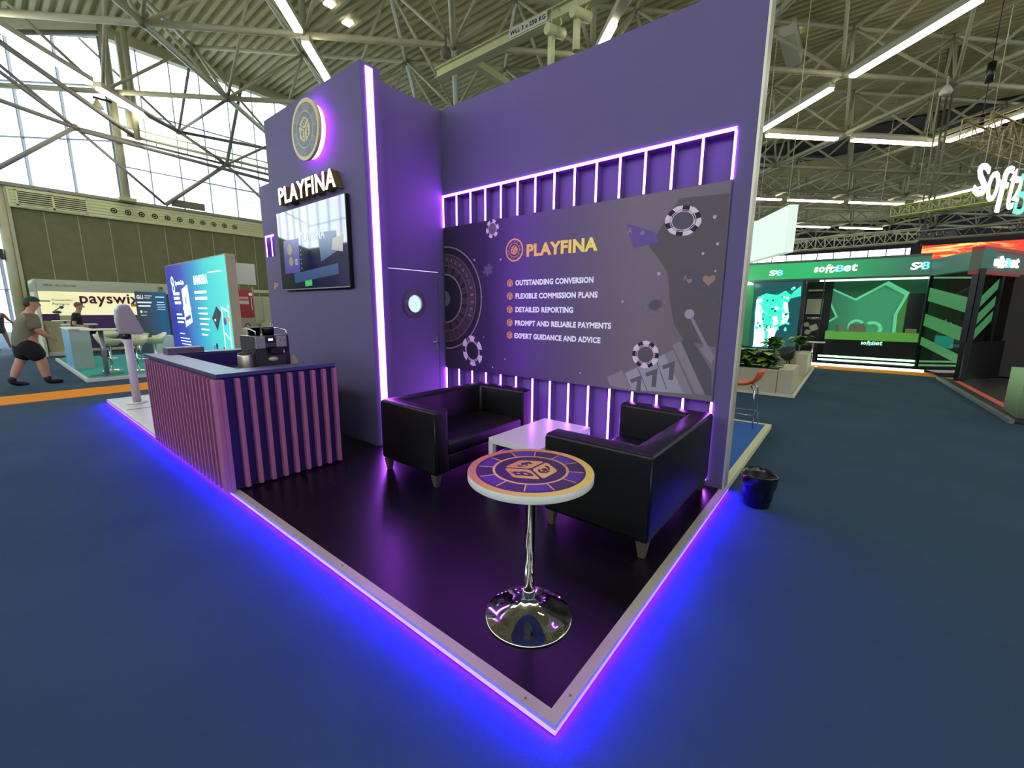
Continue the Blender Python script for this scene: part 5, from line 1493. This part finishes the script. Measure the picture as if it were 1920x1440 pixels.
# angled side below the fascia
q = MB(); q.fbox(aF, .0, 7, .03, .95, -.1, 0); q.build('side_base', mat('side_black', '#0c0b0a', .3), gs)
for s_ in (-.06, 1.12, 2.5, 3.8, 5.0):
    q = MB(); q.fbox(aF, s_, s_ + .12, .95, 2.50, -.1, .01); q.build('side_post', M_black, gs)
q = MB(); q.add([aF.p(.06, .95, -.05), aF.p(6.9, .95, -.05), aF.p(6.9, 2.5, -.05), aF.p(.06, 2.5, -.05)], [(0, 1, 2, 3)]); q.build('glass_side', _mats['smoked_glass'], gs)
q = MB()
for z0 in (1.0, 1.35, 1.75):
    q.prism(FR(aF.p(0, 0, 0), aF.a, Z), [(.06, z0 - .2), (1.12, z0 + .45), (1.12, z0 + .68), (.06, z0 + .06)], -.045, -.035)
q.build('chevron_stripes', _mats['stripe_green'], gs)
q = MB(); q.fbox(aF, 2.3, 3.6, 1.95, 2.35, -.55, -.5); q.build('pale_header_inside', _mats['board_beige'], gs)
pb = thing('white_machine', 'white box machine with slanted lid behind the dark side glass', 'machine', aF.p(2.3, .96, -.4))
q = MB(); q.fbox(aF, 2.0, 2.65, .96, 1.2, -.5, -.25); q.fbox(aF, 2.0, 2.4, 1.2, 1.62, -.5, -.42); q.build('body', mat('machine_white', '#b0bca8', .5), pb)
cy = thing('cyan_prop', 'cyan and white patterned prop seen through the striped side glass', 'prop', sF.p(.6, .75, -.3))
q = MB(); q.fbox(sF, .2, .95, .72, 1.02, -.35, -.28); q.build('cyan_base', emis('prop_cyan', (.05, .75, .72), .8), cy)
q = MB()
for i in range(5):
    q.fbox(FR(sF.p(.55 + .13 * i, 1.32 - .05 * (i % 2) - .03 * i, -.30), sF.a, Z).sub(0, 0, 0, .5), -.06, .07, -.06, .12, 0, .02)
q.build('white_blocks', mat('prop_white', '#c8d0d4', .5, emit=(.7, .75, .78), es=.5), cy)
# platform of the dark side
dk = thing('stand_platform', 'dark stand floor with a red stripe along its edge at right', 'platform', (11, -4, 0))
q = MB(); q.prism(FR((0, 0, 0), X, Y), [(8.35, -2.78), (13.5, -2.55), (13.5, -2.6), (16, -8), (8.35, -8)], .005, .06); q.build('floor_board', mat('dark_brown_floor', '#2a241c', .4), dk)
q = MB(); q.prism(FR((0, 0, 0), X, Y), [(8.3, -2.72), (13.55, -2.50), (13.55, -2.56), (8.3, -2.78)], .003, .066); q.build('edge_trim', mat('dull_alu', '#7c8480', .4, .5), dk)
q = MB(); q.prism(FR((0, 0, 0), X, Y), [(8.4, -2.93), (12.9, -2.73), (12.9, -2.83), (8.4, -3.05)], .061, .064); q.build('red_stripe', mat('stripe_red', '#a84430', .5, emit='#a84430', es=.25), dk)
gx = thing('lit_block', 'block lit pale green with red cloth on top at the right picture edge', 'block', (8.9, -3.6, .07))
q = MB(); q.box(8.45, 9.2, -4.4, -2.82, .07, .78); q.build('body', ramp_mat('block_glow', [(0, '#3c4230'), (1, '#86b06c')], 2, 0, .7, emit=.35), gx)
q = MB(); q.ball((8.85, -3.35, .80), .3, 14, sx=.9, sy=1.3, sz=.25); q.build('red_cloth', mat('cloth_red', '#8c2830', .8), gx)
# things hanging on the right
hl = thing('hanging_letters', 'big white lit letters hanging under the roof at the right edge', 'sign', (15, -3, 4.4))
ang = math.radians(-25)
hF = FR((14, -2.6, 0), (math.cos(ang), math.sin(ang), 0), Z)
for ch_, x0, x1, y0, y1, mi in (('s', -.05, .62, 4.40, 5.15, 0), ('o', .68, 1.30, 4.36, 5.08, 0), ('f', 1.28, 1.95, 4.16, 5.32, 0), ('t', 1.92, 2.45, 4.30, 5.30, 0), ('2', 2.35, 2.75, 4.55, 5.15, 0), ('B', 2.60, 3.35, 4.25, 5.25, 1), ('e', 3.4, 4.0, 4.3, 5.0, 0)):
    q = MB(); q.text(hF, ch_, x0, x1, y0, y1, .0, .03 if mi == 0 else .02, bold=.0, skew=.12)
    q.build('letter', [m_lw, m_lc][mi] if mi == 0 else emis('sign_aqua', (.25, .75, .65), .9), hl)
for s_ in (.3, 1.0, 1.7, 2.4, 3.2):
    q = MB(); q.tube([hF.p(s_, 5.1, .02), hF.p(s_, 6.0, .02)], .01, 5); q.build('wire', M_steel, hl)
def box_truss(name, label, p0, p1, w, m, n):
    p0, p1 = Vector(p0), Vector(p1)
    t = thing(name, label, 'truss', p0, 'box trusses hanging on the right')
    d = (p1 - p0); s_ = d.cross(Z).normalized() * w / 2; u_ = Vector((0, 0, w / 2))
    cs = [s_ + u_, -s_ + u_, -s_ - u_, s_ - u_]
    for c in cs:
        q = MB(); q.tube([p0 + c, p1 + c], .026, 6); q.build('chord', m, t)
    q = MB()
    for i in range(n):
        a, b = p0 + d * (i / n), p0 + d * ((i + 1) / n)
        for k in range(4):
            c0, c1 = cs[k], cs[(k + 1) % 4]
            q.tube([a + c0, b + c1] if i % 2 else [a + c1, b + c0], .014, 5)
            q.tube([a + c0, a + c1], .014, 5)
    q.build('lacing', m, t)
    for i in (.15, .85):
        a = p0 + d * i
        q = MB(); q.tube([a + u_, (a.x, a.y, 11.75)], .010, 5); q.build('wire', M_steel, t)
box_truss('box_truss', 'warm lit box truss above the hanging white letters', (14.6, -2.5, 6.1), (19.5, -4.95, 6.1), .5, mat('truss_warm_lit', '#a08a5c', .5, .3), 9)  # orange light on the truss is put into its paint colour
box_truss('box_truss', 'yellow green lattice truss left below the hanging white letters', (18.6, -1.35, 4.95), (17.3, -4.9, 5.0), .32, mat('truss_green', '#a8ac58', .5, .2), 16)
for i, (p0, p1, r, lab) in enumerate([((17.1, -2.9, 7.9), (17.1, -2.9, 8.4), .09, 'dark hoist motor hanging near the right edge, upper one'), ((18.8, -3.1, 7.3), (18.8, -3.1, 7.6), .07, 'small dark hoist motor hanging lower beside the upper one')]):
    q = MB(); q.tube([p0, p1], r, 8); q.tube([p1, (p1[0], p1[1], 11.75)], .012, 5)
    tag(q.build('chain_motor', M_black), lab, 'hoist', 'dark chain motors on the right')
rsx = thing('red_screen', 'long orange red video screen over the green stand roof', 'screen', (24, -5, 4))
m_rs = bpy.data.materials.new('red_video'); m_rs.use_nodes = True
nt = m_rs.node_tree; b_ = nt.nodes['Principled BSDF']; b_.inputs['Base Color'].default_value = (.02, .01, .01, 1)
tc = nt.nodes.new('ShaderNodeTexCoord'); mp = nt.nodes.new('ShaderNodeMapping'); mp.inputs['Scale'].default_value = (1, .5, 2.5)
nz = nt.nodes.new('ShaderNodeTexNoise'); nz.inputs['Scale'].default_value = 1.6; nz.inputs['Detail'].default_value = 3; nz.inputs['Distortion'].default_value = 1.5
rp = nt.nodes.new('ShaderNodeValToRGB'); rp.color_ramp.elements[0].position = .5; rp.color_ramp.elements[0].color = (.8, .04, .01, 1)
rp.color_ramp.elements[1].position = .66; rp.color_ramp.elements[1].color = (1, .7, .2, 1)
nt.links.new(tc.outputs['Object'], mp.inputs[0]); nt.links.new(mp.outputs[0], nz.inputs['Vector']); nt.links.new(nz.outputs['Fac'], rp.inputs['Fac'])
nt.links.new(rp.outputs['Color'], b_.inputs['Emission Color']); b_.inputs['Emission Strength'].default_value = 1.1
q = MB(); q.box(24, 24.2, -9, -2.65, 3.75, 4.38); q.build('screen', m_rs, rsx)
q = MB(); q.box(24, 24.25, -9, -2.6, 4.39, 4.5); q.box(24.0, 24.2, -2.64, -2.3, 3.2, 4.38); q.build('frame', M_dark, rsx)
bl = thing('hanging_letters', 'black letters seen from behind above the red screen', 'sign', (24, -3, 4.6))
for ch_, x0, x1, y0, y1 in (('b', 2.48, 2.98, 4.62, 5.2), ('t', 2.95, 3.25, 4.72, 5.12), ('a', 3.2, 3.62, 4.68, 5.0)):
    q = MB(); q.text(FR((23.9, 0, 0), -Y, Z), ch_, x0, x1, y0, y1, -.15, 0, bold=.05); q.build('letter', M_black, bl)
for y_ in (-2.6, -2.75):
    q = MB(); q.tube([(23.82, y_, 5.15), (23.82, y_, 11.75)], .04, 6); q.build('hanger', M_joint, bl)
bt_ = thing('box_truss', 'dark truss carrying the red screen', 'truss', (24, -3, 4.5), 'box trusses hanging on the right')
q = MB(); q.tube([(23.8, -2.4, 4.62), (23.8, -9, 4.62)], .05, 6); q.tube([(23.8, -2.4, 4.95), (23.8, -9, 5.0)], .04, 6)
q.tube([(23.8, -2.42, 4.6), (23.8, -2.42, 11.75)], .03, 6)
for i in range(14): q.tube([(23.8, -2.4 - .45 * i, 4.62), (23.8, -2.62 - .45 * i, 4.97), (23.8, -2.85 - .45 * i, 4.62)], .02, 5)
q.build('lattice', M_joint, bt_)
for i, (p0, p1, lab) in enumerate([((21.5, 6.0, 4.4), (21.5, -2.3, 4.5), 'long lattice truss low over the green stand roof')]):
    box_truss('box_truss', lab, p0, p1, .45, M_steel, 26)
# ------------------------------------------------------------------ people
def skin_mesh(name, chains, m, parent, root=0, sub=2, org=(0, 0, 0)):
    """one continuous surface grown round a skeleton; chains share joints by name"""
    names = {}; vs = []; rad = []; ed = []
    for ch_ in chains:
        prev = None
        for (k, p, r) in ch_:
            if k not in names:
                names[k] = len(vs); vs.append(tuple(Vector(p) - Vector(org))); rad.append(r)
            if prev is not None:
                ed.append((prev, names[k]))
            prev = names[k]
    me = bpy.data.meshes.new(name); me.from_pydata(vs, ed, []); me.update()
    o = bpy.data.objects.new(name, me); COL.objects.link(o); o.parent = parent
    sk = o.modifiers.new('skin', 'SKIN')
    sk.use_smooth_shade = True
    if not me.skin_vertices:
        with bpy.context.temp_override(object=o): pass
    for i, r in enumerate(rad):
        d = me.skin_vertices[0].data[i]
        d.radius = r if isinstance(r, tuple) else (r, r)
        d.use_root = (i == 0)
    s2 = o.modifiers.new('smooth', 'SUBSURF'); s2.levels = sub; s2.render_levels = sub
    me.materials.append(m)
    return o

def hand(parent, wrist, fwd, side, m, curl=.6):
    """palm with five bent fingers, each its own chain"""
    w = Vector(wrist); f = Vector(fwd).normalized(); s = Vector(side).normalized(); n = f.cross(s)
    c = [[('w', w, .026), ('p', w + f * .055, (.04, .02)), ('k', w + f * .09, (.04, .018))]]
    h = skin_mesh('hand', c, m, parent, sub=1)
    for i, (off, L) in enumerate(((-.032, .07), (-.011, .08), (.011, .075), (.03, .06))):
        a = w + f * .085 + s * off
        b = a + f * L * .5 * math.cos(curl * .5) - n * L * .5 * math.sin(curl * .5)
        d = b + f * L * .5 * math.cos(curl * 1.5) - n * L * .5 * math.sin(curl * 1.5)
        skin_mesh('finger', [[('a', a, .010), ('b', b, .009), ('d', d, .007)]], m, h, sub=1)
    a = w + f * .03 - s * .035
    skin_mesh('thumb', [[('a', a, .012), ('b', a + f * .035 - s * .02, .011), ('d', a + f * .06 - s * .02 - n * .01, .008)]], m, h, sub=1)
    return h

def face(head, c, fd, m, skin):
    """nose, ears, eyes and mouth on a head centred at c looking along fd"""
    c = Vector(c); fd = Vector(fd).normalized(); sd = Z.cross(fd).normalized()
    q = MB(); q.ball(c + fd * .105 - Z * .01, .018, 8, sz=1.3); q.ball(c + sd * .082, .026, 8, sz=1.3); q.ball(c - sd * .082, .026, 8, sz=1.3)
    q.build('nose_and_ears', skin, head)
    q = MB(); q.ball(c + fd * .088 + sd * .032 + Z * .015, .010, 8); q.ball(c + fd * .088 - sd * .032 + Z * .015, .010, 8); q.build('eyes', M_black, head)
    q = MB(); q.tube([c + fd * .094 - sd * .025 - Z * .055, c + fd * .102 - Z * .057, c + fd * .094 + sd * .025 - Z * .055], .005, 6); q.build('mouth', mat('lip', '#8c4a40', .6), head)

# walking man with cap
P0 = Vector((-.62, 12.78, 0))
yaw = math.radians(12)
fw = Vector((math.cos(yaw), math.sin(yaw), 0)); sd = Vector((-math.sin(yaw), math.cos(yaw), 0))   # sd = his left, away from camera
def J(f_, s_, z): return P0 + fw * f_ + sd * s_ + Vector((0, 0, z))
mn = thing('person', 'man in green cap, grey shirt and black shorts walking on the blue carpet', 'person', P0)
body = [
    [('pel', J(-.04, 0, .96), .15), ('bel', J(0, 0, 1.12), .16), ('che', J(.04, 0, 1.34), .16), ('nk', J(.10, 0, 1.53), .065), ('hd0', J(.15, 0, 1.62), .08), ('hd', J(.17, 0, 1.70), .118), ('hd2', J(.16, 0, 1.78), .085)],
    [('pel', 0, 0), ('hL', J(-.02, .10, .90), .11), ('kL', J(-.14, .10, .50), .088), ('cL', J(-.22, .10, .33), .085), ('aL', J(-.30, .10, .12), .052)],
    [('pel', 0, 0), ('hR', J(-.0, -.11, .90), .115), ('kR', J(.12, -.11, .50), .092), ('cR', J(.12, -.11, .33), .088), ('aR', J(.16, -.11, .10), .055)],
    [('che', 0, 0), ('sL', J(.05, .19, 1.44), .07), ('eL', J(.04, .30, 1.18), .058), ('wL', J(.26, .24, 1.10), .04)],
    [('che', 0, 0), ('sR', J(.05, -.20, 1.43), .075), ('eR', J(.10, -.28, 1.15), .062), ('wR', J(.25, -.22, 1.0), .042)],
]
bd = skin_mesh('body', body, M_skin, mn, org=P0)
for o_ in (bd,): o_.location = (0, 0, 0)
def at_person(chs, nm, m, sub=2): return skin_mesh(nm, chs, m, mn, sub=sub, org=P0)
at_person([[('z', J(-.03, 0, .80), (.20, .20)), ('a', J(-.05, 0, .90), (.21, .205)), ('a2', J(-.04, 0, 1.0), (.21, .205)), ('b', J(0, 0, 1.15), (.205, .20)), ('c', J(.04, 0, 1.34), (.225, .20)), ('d', J(.07, 0, 1.46), (.15, .12)), ('n', J(.09, 0, 1.52), .08)],
           [('c', 0, 0), ('s1', J(.05, .20, 1.42), .12), ('s2', J(.04, .28, 1.20), .10)],
           [('c', 0, 0), ('r1', J(.05, -.21, 1.41), .125), ('r2', J(.08, -.28, 1.16), .105)]], 'shirt', mat('shirt_grey_green', '#74705c', .85, bump=.3, bscale=12))
at_person([[('a', J(-.05, 0, 1.01), (.21, .20)), ('b', J(-.04, 0, .88), (.225, .21)), ('l', J(-.06, .10, .72), .165), ('l2', J(-.10, .10, .50), .135)],
           [('b', 0, 0), ('r', J(.03, -.12, .72), .17), ('r2', J(.09, -.12, .49), .14)]], 'shorts', mat('shorts_black', '#0f0f10', .85))
m_boot = mat('boot_black', '#141214', .6)
for nm, a, s_, tilt in (('L', (-.30, .12), .10, -.25), ('R', (.16, .10), -.11, 0.0)):
    ax, az = a
    skin_mesh('boot', [[('t', J(ax - .01, s_, az + .10), .072), ('a', J(ax, s_, az), .072), ('h', J(ax + .0, s_, az - .045), .066), ('m', J(ax + .12, s_, az - .05 + tilt * .12), .058), ('e', J(ax + .23, s_, az - .055 + tilt * .24), .048)]], m_boot, mn, sub=2, org=P0)
q = MB()
hc = J(.165, 0, 1.755)
vs = []; fs = []; n = 20
for i in range(7):
    ph = PI / 2 * i / 6
    for j in range(n):
        a = 2 * PI * j / n
        vs.append(hc + fw * (.125 * math.cos(ph) * math.cos(a)) + sd * (.105 * math.cos(ph) * math.sin(a)) + Z * (.105 * math.sin(ph)))
for i in range(6):
    for j in range(n):
        p = (j + 1) % n
        fs.append((i * n + j, i * n + p, (i + 1) * n + p, (i + 1) * n + j))
q.add(vs, fs, 0, True)
cap_m = mat('cap_green', '#1f4632', .8)
cp = q.build('cap', cap_m, mn)
q = MB(); q.prism(FR(hc + fw * .09 + Z * .005, fw, sd), [(0, -.09), (.09, -.085), (.17, -.055), (.19, 0), (.17, .055), (.09, .085), (0, .09)], -.008, .012); q.build('visor', cap_m, cp)
q = MB(); q.ring(FR(hc - Z * .012, fw, sd), 0, 0, .10, .108, 0, .014, n=24); q.build('cap_band', mat('cap_band', '#5a6a3c', .8), cp)
q = MB(); q.ball(J(.11, 0, 1.70), .085, 12, sz=.9); q.build('hair', mat('hair_brown', '#4a3a28', .8), mn)
face(mn, J(.17, 0, 1.685), fw, None, M_skin)
def hand_at(w, f_, s_, m, par, org):
    h = hand(par, Vector(w) - Vector(org), f_, s_, m)
hand_at(J(.25, -.22, 1.0), fw * .8 + Vector((0, 0, -.4)) + sd * .2, -Z + fw * .3, M_skin, mn, P0)
hand_at(J(.26, .24, 1.10), fw * .8 + Vector((0, 0, -.3)), -Z + fw * .3, M_skin, mn, P0)

# person at the left edge, partly cut by the picture
P1 = Vector((-.82, 24.3, 0))
m2 = thing('person', 'person in dark clothes at the far left edge by the bright doors', 'person', P1)
def K(f_, s_, z): return P1 + Vector((f_, s_, z))
skin_mesh('body', [[('p', K(0, 0, .9), .13), ('c', K(0, 0, 1.25), .14), ('n', K(.01, 0, 1.48), .055), ('h0', K(.02, 0, 1.58), .07), ('h', K(.02, 0, 1.66), .095), ('h2', K(.02, 0, 1.74), .075)],
                   [('p', 0, 0), ('a1', K(-.10, 0, .85), .10), ('a2', K(-.14, 0, .48), .065), ('a3', K(-.13, 0, .09), .04), ('a4', K(-.05, -.1, .05), .04)],
                   [('p', 0, 0), ('b1', K(.10, 0, .85), .10), ('b2', K(.16, 0, .48), .065), ('b3', K(.22, 0, .09), .04), ('b4', K(.32, -.1, .05), .04)],
                   [('c', 0, 0), ('d1', K(.18, 0, 1.38), .06), ('d2', K(.30, -.02, 1.12), .045), ('d3', K(.44, -.05, .98), .03)],
                   [('c', 0, 0), ('e1', K(-.18, 0, 1.38), .06), ('e2', K(-.26, 0, 1.12), .045), ('e3', K(-.22, -.05, .9), .03)]], M_skin2, m2, org=P1)
skin_mesh('dress', [[('a', K(0, 0, 1.42), (.12, .09)), ('b', K(0, 0, 1.25), (.17, .15)), ('c', K(0, 0, 1.0), (.17, .15)), ('d', K(0, 0, .74), (.21, .17)), ('e', K(0, 0, .62), (.20, .17))],
                    [('b', 0, 0), ('s', K(.19, 0, 1.36), .075)], [('b', 0, 0), ('t', K(-.19, 0, 1.36), .075)]], mat('clothes_dusk', '#2e2832', .8), m2, org=P1)
q = MB(); q.ball(K(.02, .03, 1.70), .10, 12); q.build('hair', M_black, m2)
face(m2, K(.02, -.01, 1.655), (0.3, -1, 0), None, M_skin2)
hand(m2, K(.44, -.05, .98) - P1, (1, 0, -.4), (0, 1, 0), M_skin2)
q = MB()
for sx in (-.08, .30): q.ball(K(sx, -.08, .045), .07, 10, sx=.8, sy=1.6, sz=.6)
q.build('shoes', M_black, m2)

# seated man
P2 = Vector((.62, 17.5, ZT_))
m3 = thing('person', 'seated man in a black shirt with crossed legs looking right', 'person', P2)
def Q(f_, s_, z): return P2 + Vector((f_, s_, z - .08))
skin_mesh('body', [[('p', Q(-.02, 0, .90), .13), ('b', Q(-.02, 0, 1.05), .12), ('c', Q(.0, 0, 1.32), .14), ('n', Q(.06, 0, 1.50), .055), ('h0', Q(.09, 0, 1.58), .07), ('h', Q(.10, 0, 1.66), .095), ('h2', Q(.09, 0, 1.73), .08)],
                   [('p', 0, 0), ('a1', Q(.14, -.09, .92), .09), ('a2', Q(.38, -.10, 1.0), .07), ('a3', Q(.52, -.12, .78), .055), ('a4', Q(.62, -.12, .60), .04)],
                   [('p', 0, 0), ('b1', Q(.14, .09, .92), .09), ('b2', Q(.40, .09, .88), .07), ('b3', Q(.46, .09, .55), .05), ('b4', Q(.46, .09, .25), .04)],
                   [('c', 0, 0), ('d1', Q(-.02, -.19, 1.40), .065), ('d2', Q(-.10, -.24, 1.12), .05), ('d3', Q(.14, -.18, 1.06), .032)],
                   [('c', 0, 0), ('e1', Q(.02, .19, 1.40), .065), ('e2', Q(.05, .24, 1.12), .05), ('e3', Q(.25, .15, 1.06), .032)]], M_skin, m3, org=P2)
skin_mesh('shirt', [[('a', Q(-.02, 0, .98), (.16, .14)), ('b', Q(0, 0, 1.30), (.18, .15)), ('c', Q(.03, 0, 1.46), (.10, .08))],
                    [('b', 0, 0), ('s', Q(-.02, -.19, 1.39), .09), ('s2', Q(-.08, -.23, 1.20), .075)], [('b', 0, 0), ('t', Q(.02, .19, 1.39), .09), ('t2', Q(.05, .23, 1.22), .075)]], mat('shirt_black', '#15151a', .85), m3, org=P2)
skin_mesh('trousers', [[('p', Q(-.02, 0, .92), (.16, .14)), ('a1', Q(.14, -.09, .93), .105), ('a2', Q(.38, -.10, 1.01), .085), ('a3', Q(.52, -.12, .78), .07), ('a4', Q(.60, -.12, .64), .055)],
                       [('p', 0, 0), ('b1', Q(.14, .09, .93), .105), ('b2', Q(.40, .09, .88), .085), ('b3', Q(.46, .09, .55), .065), ('b4', Q(.46, .09, .3), .055)]], mat('trousers_dark', '#1c1618', .85), m3, org=P2)
face(m3, Q(.10, 0, 1.65), (1, -.2, 0), None, M_skin)
q = MB(); q.ball(Q(.075, 0, 1.70), .092, 12); q.build('hair', mat('hair_red_brown', '#7a5038', .8), m3)
hand(m3, Q(.14, -.18, 1.06) - P2, (1, .2, 0), (0, 1, 0), M_skin)
q = MB(); q.ball(Q(.66, -.12, .52), .06, 10, sx=1.7); q.ball(Q(.50, .09, .12), .06, 10, sx=1.7); q.build('shoes', M_black, m3)
sq = thing('bar_stool', 'tall stool the seated man sits on', 'stool', (.58, 17.5, ZT_))
q = MB(); q.lathe((.58, 17.5, ZT_), [(.17, .60), (.2, .62), (.2, .68), (.17, .70)], 20); q.build('seat', M_white, sq)
q = MB(); q.lathe((.58, 17.5, ZT_), [(.2, 0), (.2, .01), (.03, .03), (.03, .6)], 20); q.build('base', M_chrome, sq)
